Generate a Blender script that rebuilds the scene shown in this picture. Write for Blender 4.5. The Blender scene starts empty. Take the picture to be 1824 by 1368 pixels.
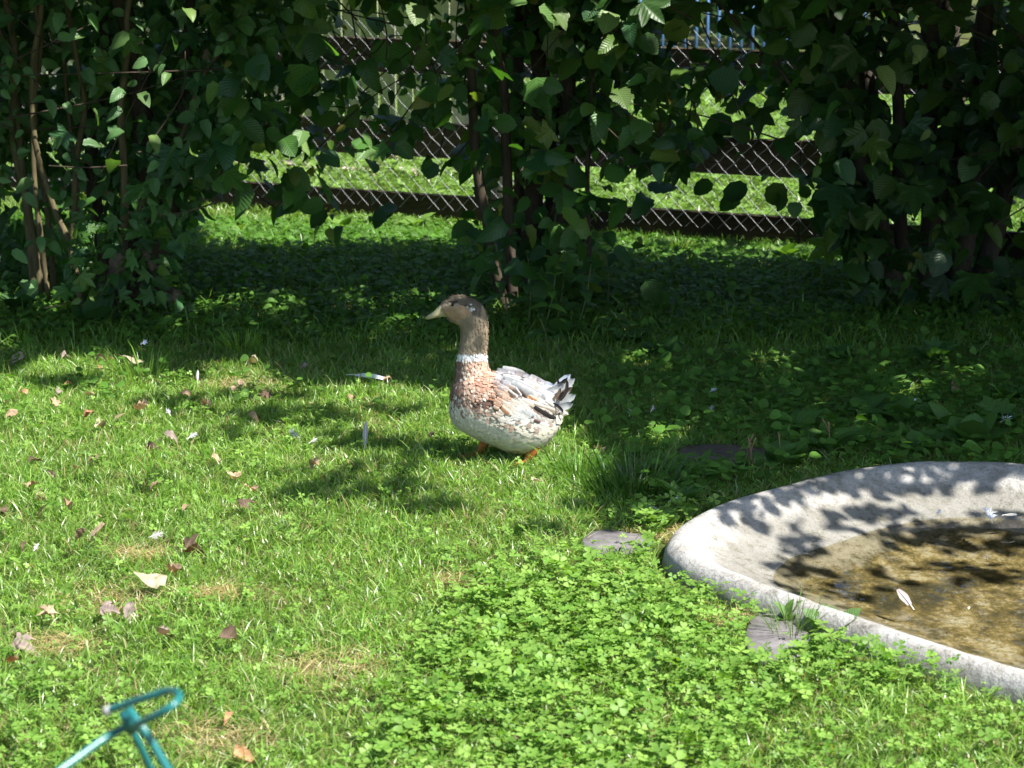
import bpy, math, random
import numpy as np
from mathutils import Vector
R = math.radians
rng = np.random.default_rng(7); random.seed(7)
sc = bpy.context.scene
COL = sc.collection

# ------------------------------------------------------------------ camera
CAMH, PITCH, F = 1.5, R(12.8), 3950.0          # metres, downward tilt, focal length in px of an 1824 px wide frame
cam = bpy.data.cameras.new('camera'); co = bpy.data.objects.new('camera', cam); COL.objects.link(co)
co.location = (0, 0, CAMH); co.rotation_euler = (math.pi/2 - PITCH, 0, 0)
cam.sensor_width = 36; cam.lens = F/1824*36; cam.clip_start = .1; cam.clip_end = 1000
cam.dof.use_dof = True; cam.dof.focus_distance = 5.75; cam.dof.aperture_fstop = 8.5
sc.camera = co
# ------------------------------------------------------------------ sun, sky, exposure
SUN_EL = R(54); SAZ = np.array([.84, -.54]); SAZ /= np.linalg.norm(SAZ)
S = np.array([SAZ[0]*math.cos(SUN_EL), SAZ[1]*math.cos(SUN_EL), math.sin(SUN_EL)])   # towards the sun
w = bpy.data.worlds.new('World'); sc.world = w; w.use_nodes = True
nt = w.node_tree; bg = nt.nodes['Background']
sky = nt.nodes.new('ShaderNodeTexSky'); sky.sky_type = 'NISHITA'; sky.sun_disc = False
sky.sun_elevation = SUN_EL; sky.sun_rotation = math.atan2(S[0], S[1])
nt.links.new(sky.outputs[0], bg.inputs[0]); bg.inputs[1].default_value = .085
sl = bpy.data.lights.new('sun', 'SUN'); sl.energy = 5; sl.angle = R(.53); sl.color = (1, .955, .88)
so = bpy.data.objects.new('sun', sl); COL.objects.link(so); so.rotation_euler = Vector(S).to_track_quat('Z', 'Y').to_euler()
sc.view_settings.view_transform = 'Standard'; sc.view_settings.look = 'None'
sc.view_settings.exposure = 1.5; sc.view_settings.gamma = 1
sc.render.engine = 'CYCLES'
sc.cycles.max_bounces = 6; sc.cycles.transparent_max_bounces = 12

# ------------------------------------------------------------------ geometry helpers
cP, sP = math.cos(PITCH), math.sin(PITCH)
def ray(px, py):
    u, v = (px-912)/F, (py-684)/F
    return np.array([u, cP - v*sP, -sP - v*cP])
def G(px, py, z=0.0):                    # point on the plane z seen at photo pixel
    d = ray(px, py); t = (z-CAMH)/d[2]; return np.array([d[0]*t, d[1]*t, z])
def at(px, py, Y):                       # point at distance Y seen at photo pixel
    d = ray(px, py); t = Y/d[1]; return np.array([d[0]*t, Y, CAMH+d[2]*t])
def pix(p):                              # world -> photo pixel (arrays)
    p = np.asarray(p, float); x, y, z = p[..., 0], p[..., 1], p[..., 2]-CAMH
    dz = y*cP - z*sP; up = y*sP + z*cP; dz = np.maximum(dz, .01)
    return 912+F*x/dz, 684-F*up/dz
def _h(ix, iy, s):
    n = (ix*374761393 + iy*668265263 + s*1442695041) & 0xffffffff
    n = ((n ^ (n >> 13))*1274126177) & 0xffffffff
    return ((n ^ (n >> 16)) & 0xffff)/65535.0
def noise(x, y, s=0):
    x = np.asarray(x, float); y = np.asarray(y, float)
    ix = np.floor(x).astype(np.int64); iy = np.floor(y).astype(np.int64); fx = x-ix; fy = y-iy
    fx = fx*fx*(3-2*fx); fy = fy*fy*(3-2*fy)
    a = _h(ix, iy, s); b = _h(ix+1, iy, s); c = _h(ix, iy+1, s); d = _h(ix+1, iy+1, s)
    return (a*(1-fx)+b*fx)*(1-fy) + (c*(1-fx)+d*fx)*fy
def fbm(x, y, s=0): return .55*noise(x, y, s)+.3*noise(x*2.1, y*2.1, s+1)+.15*noise(x*4.3, y*4.3, s+2)

def tag(o, label=None, cat=None, group=None, kind=None):
    if label: o['label'] = label
    if cat: o['category'] = cat
    if group: o['group'] = group
    if kind: o['kind'] = kind
    return o
def empty(name, loc, rz=0):
    o = bpy.data.objects.new(name, None); COL.objects.link(o); o.location = tuple(map(float, loc)); o.rotation_euler = (0, 0, rz)
    o.empty_display_size = .1
    return o
def mesh(name, V, faces=None, mat=None, parent=None, tint=None, luv=None, smooth=False, flat=None, world=True):
    """faces: list of index lists, or flat=(loop indices, counts).  V in world space; children are stored relative to their parent."""
    V = np.asarray(V, np.float32).reshape(-1, 3)
    if flat is None:
        cnt = np.array([len(f) for f in faces], np.int32); li = np.array([i for f in faces for i in f], np.int32)
    else: li, cnt = flat; li = np.asarray(li, np.int32); cnt = np.asarray(cnt, np.int32)
    if parent is not None and world:
        a = -parent.rotation_euler.z; V = V - np.array(parent.location, np.float32)
        if a: V = V @ np.array([[math.cos(a), math.sin(a), 0], [-math.sin(a), math.cos(a), 0], [0, 0, 1]], np.float32)
    me = bpy.data.meshes.new(name)
    me.vertices.add(len(V)); me.vertices.foreach_set('co', V.ravel())
    me.loops.add(len(li)); me.loops.foreach_set('vertex_index', li)
    me.polygons.add(len(cnt)); st = np.concatenate([[0], np.cumsum(cnt)[:-1]]).astype(np.int32)
    me.polygons.foreach_set('loop_start', st); me.polygons.foreach_set('loop_total', cnt)
    if smooth: me.polygons.foreach_set('use_smooth', np.ones(len(cnt), bool))
    if tint is not None:
        t = np.ones((len(V), 4), np.float32); t[:, :3] = tint
        a = me.attributes.new('tint', 'FLOAT_COLOR', 'POINT'); a.data.foreach_set('color', t.ravel())
    if luv is not None:
        l = np.zeros((len(V), 3), np.float32); l[:, :2] = luv
        a = me.attributes.new('luv', 'FLOAT_VECTOR', 'POINT'); a.data.foreach_set('vector', l.ravel())
    me.update(calc_edges=True)
    if mat: me.materials.append(mat)
    o = bpy.data.objects.new(name, me); COL.objects.link(o)
    if parent is not None: o.parent = parent
    return o
class MB:                                  # collects shapes for ONE mesh object
    def __init__(s): s.V = []; s.f = []; s.n = 0; s.t = []; s.l = []
    def add(s, V, F_, tint=(.5, .5, .5), luv=None):
        V = np.asarray(V, float).reshape(-1, 3)
        s.V.append(V); s.f += [[i+s.n for i in f] for f in F_]; s.n += len(V)
        s.t.append(np.broadcast_to(np.asarray(tint, float), (len(V), 3)))
        s.l.append(np.zeros((len(V), 2)) if luv is None else luv)
        return s
    def box(s, c, size, rz=0, tint=(.5, .5, .5), rx=0, jit=0, bev=.0):
        x, y, z = np.array(size)/2; b = min(bev, x*.9, y*.9, z*.9)
        if b > 0:
            P = []; idx = {}
            for sx in (-1, 1):
                for sy in (-1, 1):
                    for sz in (-1, 1):
                        for k, q in enumerate(((x-b, y-b, z), (x-b, y, z-b), (x, y-b, z-b))):
                            idx[(sx, sy, sz, k)] = len(P); P.append((sx*q[0], sy*q[1], sz*q[2]))
            Fs = []
            for a_ in (-1, 1):
                Fs.append([idx[(i, j, a_, 0)] for i, j in ((-1, -1), (1, -1), (1, 1), (-1, 1))][::a_])
                Fs.append([idx[(i, a_, j, 1)] for i, j in ((-1, -1), (1, -1), (1, 1), (-1, 1))][::-a_])
                Fs.append([idx[(a_, i, j, 2)] for i, j in ((-1, -1), (1, -1), (1, 1), (-1, 1))][::a_])
                for b_ in (-1, 1):
                    Fs.append([idx[(-1, a_, b_, 0)], idx[(1, a_, b_, 0)], idx[(1, a_, b_, 1)], idx[(-1, a_, b_, 1)]])
                    Fs.append([idx[(a_, -1, b_, 0)], idx[(a_, 1, b_, 0)], idx[(a_, 1, b_, 2)], idx[(a_, -1, b_, 2)]])
                    Fs.append([idx[(a_, b_, -1, 1)], idx[(a_, b_, 1, 1)], idx[(a_, b_, 1, 2)], idx[(a_, b_, -1, 2)]])
                    for c_ in (-1, 1): Fs.append([idx[(a_, b_, c_, 0)], idx[(a_, b_, c_, 1)], idx[(a_, b_, c_, 2)]])
            V = np.array(P)
        else:
            V = np.array([(i*x, j*y, k*z) for i in (-1, 1) for j in (-1, 1) for k in (-1, 1)])
            Fs = [[0, 1, 3, 2], [4, 6, 7, 5], [0, 4, 5, 1], [2, 3, 7, 6], [0, 2, 6, 4], [1, 5, 7, 3]]
        if jit: V = V + rng.normal(0, jit, V.shape)
        if rx: V = V @ np.array([[1, 0, 0], [0, math.cos(rx), math.sin(rx)], [0, -math.sin(rx), math.cos(rx)]])
        V = V @ np.array([[math.cos(rz), math.sin(rz), 0], [-math.sin(rz), math.cos(rz), 0], [0, 0, 1]]) + np.array(c)
        return s.add(V, Fs, tint)
    def tube(s, pts, rad, n=8, tint=(.5, .5, .5), sub=4, wob=0, cap=True):
        P = spline(pts, sub) if len(pts) > 2 and sub > 1 else np.asarray(pts, float)
        m = len(P); rad = np.interp(np.linspace(0, 1, m), np.linspace(0, 1, len(np.atleast_1d(rad))), np.atleast_1d(rad))
        T = np.gradient(P, axis=0); T /= np.linalg.norm(T, axis=1)[:, None]+1e-9
        a = np.array([0, 0, 1.]) if abs(T[0][2]) < .9 else np.array([1., 0, 0])
        V = []
        nrm = np.cross(T[0], a); nrm /= np.linalg.norm(nrm)
        for i in range(m):
            nrm = nrm - T[i]*nrm.dot(T[i]); nrm /= np.linalg.norm(nrm); b = np.cross(T[i], nrm)
            th = np.arange(n)*2*math.pi/n; r = rad[i]*(1+(rng.normal(0, wob, n) if wob else 0))
            V.append(P[i]+np.outer(np.cos(th)*r, nrm)+np.outer(np.sin(th)*r, b))
        Fs = [[i*n+j, i*n+(j+1) % n, (i+1)*n+(j+1) % n, (i+1)*n+j] for i in range(m-1) for j in range(n)]
        if cap: Fs += [list(range(n))[::-1], list(range((m-1)*n, m*n))]
        return s.add(np.concatenate(V), Fs, tint)
    def build(s, name, mat, parent=None, smooth=False):
        return mesh(name, np.concatenate(s.V), s.f, mat, parent, np.concatenate(s.t), np.concatenate(s.l), smooth)
def spline(P, sub=5, closed=False):
    P = np.asarray(P, float); n = len(P); out = []
    for i in range(n if closed else n-1):
        if closed: a, b, c, d = P[(i-1) % n], P[i], P[(i+1) % n], P[(i+2) % n]
        else: a, b, c, d = P[max(i-1, 0)], P[i], P[i+1], P[min(i+2, n-1)]
        for k in range(sub):
            t = k/sub
            out.append(.5*((2*b)+(c-a)*t+(2*a-5*b+4*c-d)*t*t+(3*b-a-3*c+d)*t**3))
    if not closed: out.append(P[-1])
    return np.array(out)
def frames(axis, normal):                  # columns: side, axis, normal
    a = axis/np.linalg.norm(axis, axis=1)[:, None]
    n = normal-a*(normal*a).sum(1)[:, None]; n /= np.linalg.norm(n, axis=1)[:, None]+1e-9
    return np.stack([np.cross(a, n), a, n], axis=2)
def scatter_arrays(tmpl, pos, M, scale, tint):
    TV, TF, TL = tmpl; n = len(pos); k = len(TV)
    sc_ = np.asarray(scale, float); sc_ = sc_[:, None, None] if sc_.ndim == 1 else sc_[:, None, :]
    V = np.einsum('nij,nkj->nki', M, TV[None]*sc_)+pos[:, None]
    fl = np.array([i for f in TF for i in f]); cn = np.array([len(f) for f in TF])
    L = (fl[None]+np.arange(n)[:, None]*k).ravel(); C = np.tile(cn, n)
    return V.reshape(-1, 3), L, C, np.repeat(tint, k, 0), np.tile(TL, (n, 1))
def merge(parts):
    V, L, C, T, U = [], [], [], [], []; o = 0
    for p in parts:
        V.append(p[0]); L.append(p[1]+o); C.append(p[2]); T.append(p[3]); U.append(p[4]); o += len(p[0])
    return [np.concatenate(q) for q in (V, L, C, T, U)]
def build_sc(name, parts, mat, parent=None, smooth=True):
    V, L, C, T, U = merge(parts)
    return mesh(name, V, None, mat, parent, T, U, smooth, flat=(L, C))

# ------------------------------------------------------------------ leaf templates (length along +y, normal +z, unit length)
def t_leaf(st=7, wid=.42, tip=.5, fold=.25, curl=.25, ser=.06, kind='ovate'):
    V = []; L = []
    for i in range(st):
        t = i/(st-1)
        if kind == 'round': h = wid*math.sin(math.pi*min(1, t**.75*1.0))**.6 if 0 < t < 1 else 0
        elif kind == 'lance': h = wid*math.sin(math.pi*t**.7)**.9
        else: h = wid*math.sin(math.pi*t**.72)**.8
        h = max(h, .004)*(1+(ser if i % 2 else -ser))
        z = -curl*(t-.1)**2
        V += [(-h, t-(.03 if i % 2 else 0), z+fold*h), (0, t, z), (h, t-(.03 if i % 2 else 0), z+fold*h)]
        L += [(-h/wid if wid else 0, t), (0, t), (h/wid, t)]
    Fs = []
    for i in range(st-1):
        a = i*3; Fs += [[a, a+1, a+4, a+3], [a+1, a+2, a+5, a+4]]
    return np.array(V), Fs, np.array(L)
def t_lobed(n=5, depth=.38, teeth=1):
    V = [(0, .12, 0)]; L = [(0, .1)]; m = n*4
    for i in range(m+1):
        a = R(-35)+i/m*R(250); ph = (i % 4)/4
        r = .55*(1-depth*(.5+.5*math.cos(ph*2*math.pi)))*(1 if i % 4 == 2 else .92)
        up = max(.2, math.sin(a)); r *= .75+.45*up
        if i in (0, m): r *= .6
        x, y = r*math.cos(a), .25+r*math.sin(a)
        V.append((x, y, .10*abs(x)-.22*y*y+.03*math.sin(i*1.7))); L.append((x*1.6, y))
    return np.array(V), [[0, i, i+1] for i in range(1, m+1)], np.array(L)
def t_clover():
    V = []; Fs = []; L = []
    for k in range(3):
        a = k*2*math.pi/3; b = len(V); ca, sa = math.cos(a), math.sin(a)
        pts = [(0, .03, 0), (-.24, .26, .05), (-.30, .46, .06), (-.17, .60, .02), (0, .54, -.03), (.17, .60, .02), (.30, .46, .06), (.24, .26, .05), (0, .32, -.03)]
        for x, y, z in pts:
            z += .10*y
            V.append((x*ca-y*sa, x*sa+y*ca, z)); L.append((x*2, y))
        o = [0, 1, 2, 3, 4, 5, 6, 7]
        Fs += [[b+8, b+o[i], b+o[(i+1) % 8]] for i in range(8)]
    b = len(V); V += [(-.02, 0, 0), (.02, 0, 0), (.05, .1, -1.3), (.01, .1, -1.3)]; L += [(0, 0)]*4; Fs.append([b, b+1, b+2, b+3])
    return np.array(V), Fs, np.array(L)
HAZEL = t_leaf(9, .42, kind='round', fold=.22, curl=.28); HAZEL2 = t_leaf(8, .36, kind='round', fold=.5, curl=.7, ser=.09); HAZEL3 = t_leaf(9, .46, kind='round', fold=-.12, curl=.05, ser=.10)
OVATE = t_leaf(8, .30, fold=.35, curl=.35); LANCE = t_leaf(8, .16, kind='lance', fold=.4, curl=.45, ser=.1)
SIMPLE = t_leaf(5, .42, kind='round', fold=.2, curl=.25); LOBED = t_lobed(); CLOVER = t_clover()
ROUNDL = t_leaf(7, .48, kind='round', fold=.12, curl=.10, ser=.02)
PLANT = t_leaf(8, .30, kind='ovate', fold=.25, curl=.5, ser=.02)

# ------------------------------------------------------------------ materials
def newmat(name):
    m = bpy.data.materials.new(name); m.use_nodes = True; n = m.node_tree; b = n.nodes['Principled BSDF']; return m, n, b
def N(n, t, **k):
    x = n.nodes.new(t)
    for a, v in k.items(): setattr(x, a, v)
    return x
def foliage(name, rough=.45, spec=.4, trans=.35, vein=0, tcol=(1.5, 1.7, .55), grain=.0):
    m, n, b = newmat(name); at_ = N(n, 'ShaderNodeAttribute', attribute_name='tint'); col = at_.outputs['Color']
    if vein:
        lu = N(n, 'ShaderNodeAttribute', attribute_name='luv'); sp = N(n, 'ShaderNodeSeparateXYZ'); n.links.new(lu.outputs['Vector'], sp.inputs[0])
        ab = N(n, 'ShaderNodeMath', operation='ABSOLUTE'); n.links.new(sp.outputs[0], ab.inputs[0])
        m1 = N(n, 'ShaderNodeMath', operation='MULTIPLY_ADD'); n.links.new(ab.outputs[0], m1.inputs[0]); m1.inputs[1].default_value = -.35; n.links.new(sp.outputs[1], m1.inputs[2])
        m2 = N(n, 'ShaderNodeMath', operation='MULTIPLY'); n.links.new(m1.outputs[0], m2.inputs[0]); m2.inputs[1].default_value = 9
        fr = N(n, 'ShaderNodeMath', operation='PINGPONG'); n.links.new(m2.outputs[0], fr.inputs[0]); fr.inputs[1].default_value = .5
        mn = N(n, 'ShaderNodeMath', operation='MULTIPLY'); n.links.new(ab.outputs[0], mn.inputs[0]); mn.inputs[1].default_value = 4
        mi = N(n, 'ShaderNodeMath', operation='MINIMUM'); n.links.new(fr.outputs[0], mi.inputs[0]); n.links.new(mn.outputs[0], mi.inputs[1])
        rp = N(n, 'ShaderNodeMapRange'); n.links.new(mi.outputs[0], rp.inputs[0]); rp.inputs[1].default_value = .02; rp.inputs[2].default_value = .22; rp.inputs[3].default_value = 1+vein; rp.inputs[4].default_value = 1
        mx = N(n, 'ShaderNodeVectorMath', operation='SCALE'); n.links.new(col, mx.inputs[0]); n.links.new(rp.outputs[0], mx.inputs['Scale']); col = mx.outputs[0]
        bp = N(n, 'ShaderNodeBump'); bp.inputs['Strength'].default_value = .5; bp.inputs['Distance'].default_value = .004
        n.links.new(mi.outputs[0], bp.inputs['Height']); n.links.new(bp.outputs[0], b.inputs['Normal'])
    if grain:
        no = N(n, 'ShaderNodeTexNoise'); no.inputs['Scale'].default_value = 60; no.inputs['Detail'].default_value = 3
        tc = N(n, 'ShaderNodeTexCoord'); n.links.new(tc.outputs['Object'], no.inputs[0])
        rp = N(n, 'ShaderNodeMapRange'); n.links.new(no.outputs[0], rp.inputs[0]); rp.inputs[1].default_value = .3; rp.inputs[2].default_value = .7; rp.inputs[3].default_value = 1-grain; rp.inputs[4].default_value = 1+grain
        mx = N(n, 'ShaderNodeVectorMath', operation='SCALE'); n.links.new(col, mx.inputs[0]); n.links.new(rp.outputs[0], mx.inputs['Scale']); col = mx.outputs[0]
    n.links.new(col, b.inputs['Base Color']); b.inputs['Roughness'].default_value = rough; b.inputs['Specular IOR Level'].default_value = spec
    if trans:
        tr = N(n, 'ShaderNodeBsdfTranslucent'); vm = N(n, 'ShaderNodeVectorMath', operation='MULTIPLY'); n.links.new(col, vm.inputs[0]); vm.inputs[1].default_value = tcol
        n.links.new(vm.outputs[0], tr.inputs[0]); mx = N(n, 'ShaderNodeMixShader'); mx.inputs[0].default_value = trans
        n.links.new(b.outputs[0], mx.inputs[1]); n.links.new(tr.outputs[0], mx.inputs[2]); n.links.new(mx.outputs[0], n.nodes['Material Output'].inputs[0])
    return m
def tinted(name, rough=.8, scale=40, amt=.35, bump=.3, stretch=(1, 1, 1), spec=.25, dist=.004):
    m, n, b = newmat(name); a = N(n, 'ShaderNodeAttribute', attribute_name='tint'); tc = N(n, 'ShaderNodeTexCoord'); mp = N(n, 'ShaderNodeMapping'); mp.inputs['Scale'].default_value = stretch
    no = N(n, 'ShaderNodeTexNoise'); no.inputs['Scale'].default_value = scale; no.inputs['Detail'].default_value = 6; no.inputs['Roughness'].default_value = .65
    n.links.new(tc.outputs['Object'], mp.inputs[0]); n.links.new(mp.outputs[0], no.inputs[0])
    rp = N(n, 'ShaderNodeMapRange'); n.links.new(no.outputs[0], rp.inputs[0]); rp.inputs[1].default_value = .3; rp.inputs[2].default_value = .7; rp.inputs[3].default_value = 1-amt; rp.inputs[4].default_value = 1+amt
    mx = N(n, 'ShaderNodeVectorMath', operation='SCALE'); n.links.new(a.outputs['Color'], mx.inputs[0]); n.links.new(rp.outputs[0], mx.inputs['Scale'])
    n.links.new(mx.outputs[0], b.inputs['Base Color']); b.inputs['Roughness'].default_value = rough; b.inputs['Specular IOR Level'].default_value = spec
    bp = N(n, 'ShaderNodeBump'); bp.inputs['Strength'].default_value = bump; bp.inputs['Distance'].default_value = dist; n.links.new(no.outputs[0], bp.inputs['Height']); n.links.new(bp.outputs[0], b.inputs['Normal'])
    return m
M_grass = foliage('grass_blades', .36, .6, .40); M_clover = foliage('clover_leaves', .5, .25, .33, vein=.0)
M_leaf = foliage('hedge_leaves', .42, .45, .38, vein=.28); M_weed = foliage('weed_leaves', .48, .28, .35, vein=.2)
M_dry = foliage('dry_leaves', .75, .2, .2, vein=.15, tcol=(1.2, .9, .6), grain=.35)
M_feath = foliage('feathers', .7, .2, .12, tcol=(1, 1, 1)); M_bark = tinted('bark', .9, 60, .4, .8, (1, 1, .25))
M_wood = tinted('weathered_wood', .85, 14, .45, .6, (1, 1, 6)); M_plank = tinted('green_planks', .85, 9, .3, .4, (6, 6, .6))
M_stone = tinted('stone', .85, 30, .35, .7); M_rot = tinted('stump_bark', .9, 30, .5, 1, dist=.02); M_plain = tinted('plain', .6, 50, .1, .1)

# ground sheet
m, n, b = newmat('soil_and_thatch'); tc = N(n, 'ShaderNodeTexCoord'); no = N(n, 'ShaderNodeTexNoise'); no.inputs['Scale'].default_value = 3; no.inputs['Detail'].default_value = 8; no.inputs['Roughness'].default_value = .7
n.links.new(tc.outputs['Object'], no.inputs[0]); cr = N(n, 'ShaderNodeValToRGB'); n.links.new(no.outputs[0], cr.inputs[0])
cr.color_ramp.elements[0].position = .3; cr.color_ramp.elements[0].color = (.04, .036, .02, 1); cr.color_ramp.elements[1].position = .75; cr.color_ramp.elements[1].color = (.17, .14, .07, 1)
e = cr.color_ramp.elements.new(.5); e.color = (.06, .08, .02, 1)
n.links.new(cr.outputs[0], b.inputs['Base Color']); b.inputs['Roughness'].default_value = .95; b.inputs['Specular IOR Level'].default_value = .1
n2 = N(n, 'ShaderNodeTexNoise'); n2.inputs['Scale'].default_value = 60; n2.inputs['Detail'].default_value = 5; n.links.new(tc.outputs['Object'], n2.inputs[0])
bp = N(n, 'ShaderNodeBump'); bp.inputs['Distance'].default_value = .02; n.links.new(n2.outputs[0], bp.inputs['Height']); n.links.new(bp.outputs[0], b.inputs['Normal']); M_soil = m

# ------------------------------------------------------------------ pond outline (rim top), then ground
PO = [(1207, 958), (1228, 930), (1300, 893), (1400, 865), (1490, 842), (1570, 829), (1660, 822), (1750, 822), (1824, 827), (1950, 842), (2100, 870), (2250, 925), (2330, 1010), (2330, 1120), (2240, 1220), (2100, 1262), (1960, 1240), (1824, 1198), (1700, 1161), (1575, 1122), (1464, 1083), (1350, 1043), (1262, 1008), (1216, 982)]
RIM = .055
ring = spline([G(a, b_, RIM)[:2] for a, b_ in PO], 8, True)
ring += ring*0
def inside(px_, py_, P):
    c = np.zeros(np.shape(px_), bool); n_ = len(P)
    for i in range(n_):
        x1, y1 = P[i]; x2, y2 = P[i-1]
        cond = ((y1 > py_) != (y2 > py_)); xi = (x2-x1)*(py_-y1)/((y2-y1) if y2 != y1 else 1e-9)+x1
        c ^= cond & (px_ < xi)
    return c
def offset(P, d):
    T = np.roll(P, -1, 0)-np.roll(P, 1, 0); T /= np.linalg.norm(T, axis=1)[:, None]; Nn = np.stack([-T[:, 1], T[:, 0]], 1)
    cen = P.mean(0)
    if ((cen-P)*Nn).sum() < 0: Nn = -Nn
    return P+Nn*d
def off_smooth(P, d):
    k = max(1, int(abs(d)/.02)); Q = P
    for i in range(k):
        Q = offset(Q, d/k)
        for _ in range(2): Q = .5*Q+.25*(np.roll(Q, 1, 0)+np.roll(Q, -1, 0))
        seg = np.r_[0, np.cumsum(np.linalg.norm(np.roll(Q, -1, 0)-Q, axis=1))]; u = np.linspace(0, seg[-1], len(Q)+1)[:-1]
        Qc = np.vstack([Q, Q[:1]]); Q = np.stack([np.interp(u, seg, Qc[:, 0]), np.interp(u, seg, Qc[:, 1])], 1)
    return Q
ring_in = off_smooth(ring, .07); ring_out = offset(ring, -.05)
def gz(x, y): return .02*(fbm(np.asarray(x)*1.6+9, np.asarray(y)*1.6, 5)-.5)
ax = np.unique(np.r_[np.linspace(-160, -8, 18), np.linspace(-8, -4, 21), np.linspace(-4, 4, 161), np.linspace(4, 8, 21), np.linspace(8, 160, 18)])
ay = np.unique(np.r_[np.linspace(-160, -2, 14), np.linspace(-2, 2, 17), np.linspace(2, 12, 201), np.linspace(12, 20, 33), np.linspace(20, 260, 22)])
X, Y = np.meshgrid(ax, ay); Z = gz(X, Y); Z = np.where(inside(X, Y, ring_in), -.14, Z)
gV = np.stack([X, Y, Z], 2).reshape(-1, 3); nx, ny = len(ax), len(ay); ii = np.arange(nx-1)[None]+np.arange(ny-1)[:, None]*nx
gl = np.stack([ii, ii+1, ii+1+nx, ii+nx], 2).reshape(-1)
tag(mesh('ground', gV, None, M_soil, flat=(gl, np.full((nx-1)*(ny-1), 4)), smooth=True), kind='structure')

# pond basin
pond = empty('pond_basin', (*ring.mean(0), 0)); tag(pond, 'shallow pale concrete pond basin with rounded rim, brown algae on its floor', 'pond')
prof = [(d_, z_-.035) for d_, z_ in [(-.035, -.03), (-.032, .03), (-.024, .068), (-.012, .084), (0, .09), (.015, .090), (.03, .084), (.055, .068), (.09, .044), (.14, .020), (.20, .003), (.24, -.011), (.28, -.021), (.33, -.03), (.38, -.036)]]
V = []; P = ring; pd = 0; K = len(ring)
for d, z in prof:
    Q = offset(ring, d) if d < .06 else off_smooth(ring, d)
    seg = Q; nz = fbm(seg[:, 0]*9, seg[:, 1]*9, 3)-.5
    V.append(np.c_[seg+(.012 if d < .06 else .004)*np.c_[nz, -nz], z+.010*nz])
V.append(np.c_[V[-1][:, :2]*.5+ring.mean(0)*.5, np.full(K, -.072)]); nr = len(V)
Fs = [[i*K+j, i*K+(j+1) % K, (i+1)*K+(j+1) % K, (i+1)*K+j] for i in range(nr-1) for j in range(K)]
Vp = np.concatenate(V); Vp = np.vstack([Vp, [[*ring.mean(0), -.075]]]); Fs += [[(nr-1)*K+j, (nr-1)*K+(j+1) % K, len(Vp)-1] for j in range(K)]
m, n, b = newmat('pond_concrete'); tc = N(n, 'ShaderNodeNewGeometry'); sp = N(n, 'ShaderNodeSeparateXYZ'); n.links.new(tc.outputs['Position'], sp.inputs[0])
def nz_(sc_, det, ro=.6, st=None):
    q = N(n, 'ShaderNodeTexNoise'); q.inputs['Scale'].default_value = sc_; q.inputs['Detail'].default_value = det; q.inputs['Roughness'].default_value = ro
    if st:
        mp = N(n, 'ShaderNodeMapping'); mp.inputs['Scale'].default_value = st; n.links.new(tc.outputs['Position'], mp.inputs[0]); n.links.new(mp.outputs[0], q.inputs[0])
    else: n.links.new(tc.outputs['Position'], q.inputs[0])
    return q
def ramp(inp, stops):
    c = N(n, 'ShaderNodeValToRGB'); n.links.new(inp, c.inputs[0]); el = c.color_ramp.elements
    el[0].position, el[0].color = stops[0][0], (*stops[0][1], 1); el[1].position, el[1].color = stops[-1][0], (*stops[-1][1], 1)
    for p_, c_ in stops[1:-1]: q = el.new(p_); q.color = (*c_, 1)
    return c
def mixc(f, a, b_):
    q = N(n, 'ShaderNodeMix', data_type='RGBA'); 
    n.links.new(f, q.inputs[0]) if not isinstance(f, float) else setattr(q.inputs[0], 'default_value', f)
    n.links.new(a, q.inputs[6]); n.links.new(b_, q.inputs[7]); return q.outputs[2]
base = ramp(nz_(14, 8, .7).outputs[0], [(.3, (.12, .11, .098)), (.43, (.31, .30, .28)), (.58, (.41, .40, .385))])
speck = ramp(nz_(120, 4, .7).outputs[0], [(.36, (.35, .33, .3)), (.46, (1, 1, 1)), (1, (1, 1, 1))])
mm = N(n, 'ShaderNodeMix', data_type='RGBA', blend_type='MULTIPLY'); mm.inputs[0].default_value = .6; n.links.new(base.outputs[0], mm.inputs[6]); n.links.new(speck.outputs[0], mm.inputs[7])
alg = ramp(nz_(7, 12, .8, (1, .75, 1)).outputs[0], [(.36, (.008, .009, .004)), (.44, (.028, .026, .010)), (.49, (.072, .058, .018)), (.535, (.15, .12, .045)), (.565, (.23, .20, .12)), (.61, (.30, .29, .24))])
dp = N(n, 'ShaderNodeMath', operation='MULTIPLY_ADD'); n.links.new(nz_(11, 8, .8).outputs[0], dp.inputs[0]); dp.inputs[1].default_value = .12; n.links.new(sp.outputs[2], dp.inputs[2])
df = N(n, 'ShaderNodeMapRange'); n.links.new(dp.outputs[0], df.inputs[0]); df.inputs[1].default_value = .018; df.inputs[2].default_value = -.004; df.inputs[3].default_value = 0; df.inputs[4].default_value = 1
c1 = mixc(df.outputs[0], mm.outputs[2], alg.outputs[0])
dk = ramp(nz_(30, 9, .85, (1, .9, 1)).outputs[0], [(.53, (0, 0, 0)), (.58, (1, 1, 1)), (1, (1, 1, 1))])
bd = N(n, 'ShaderNodeMapRange'); n.links.new(sp.outputs[2], bd.inputs[0]); bd.inputs[1].default_value = .03; bd.inputs[2].default_value = -.03; bd.inputs[3].default_value = 0; bd.inputs[4].default_value = .85
dm = N(n, 'ShaderNodeMath', operation='MULTIPLY'); n.links.new(dk.outputs[0], dm.inputs[0]); n.links.new(bd.outputs[0], dm.inputs[1])
dc = N(n, 'ShaderNodeRGB'); dc.outputs[0].default_value = (.06, .055, .02, 1)
z2 = N(n, 'ShaderNodeMath', operation='MULTIPLY_ADD'); n.links.new(nz_(18, 8, .8).outputs[0], z2.inputs[0]); z2.inputs[1].default_value = -.09; n.links.new(sp.outputs[2], z2.inputs[2])
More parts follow.
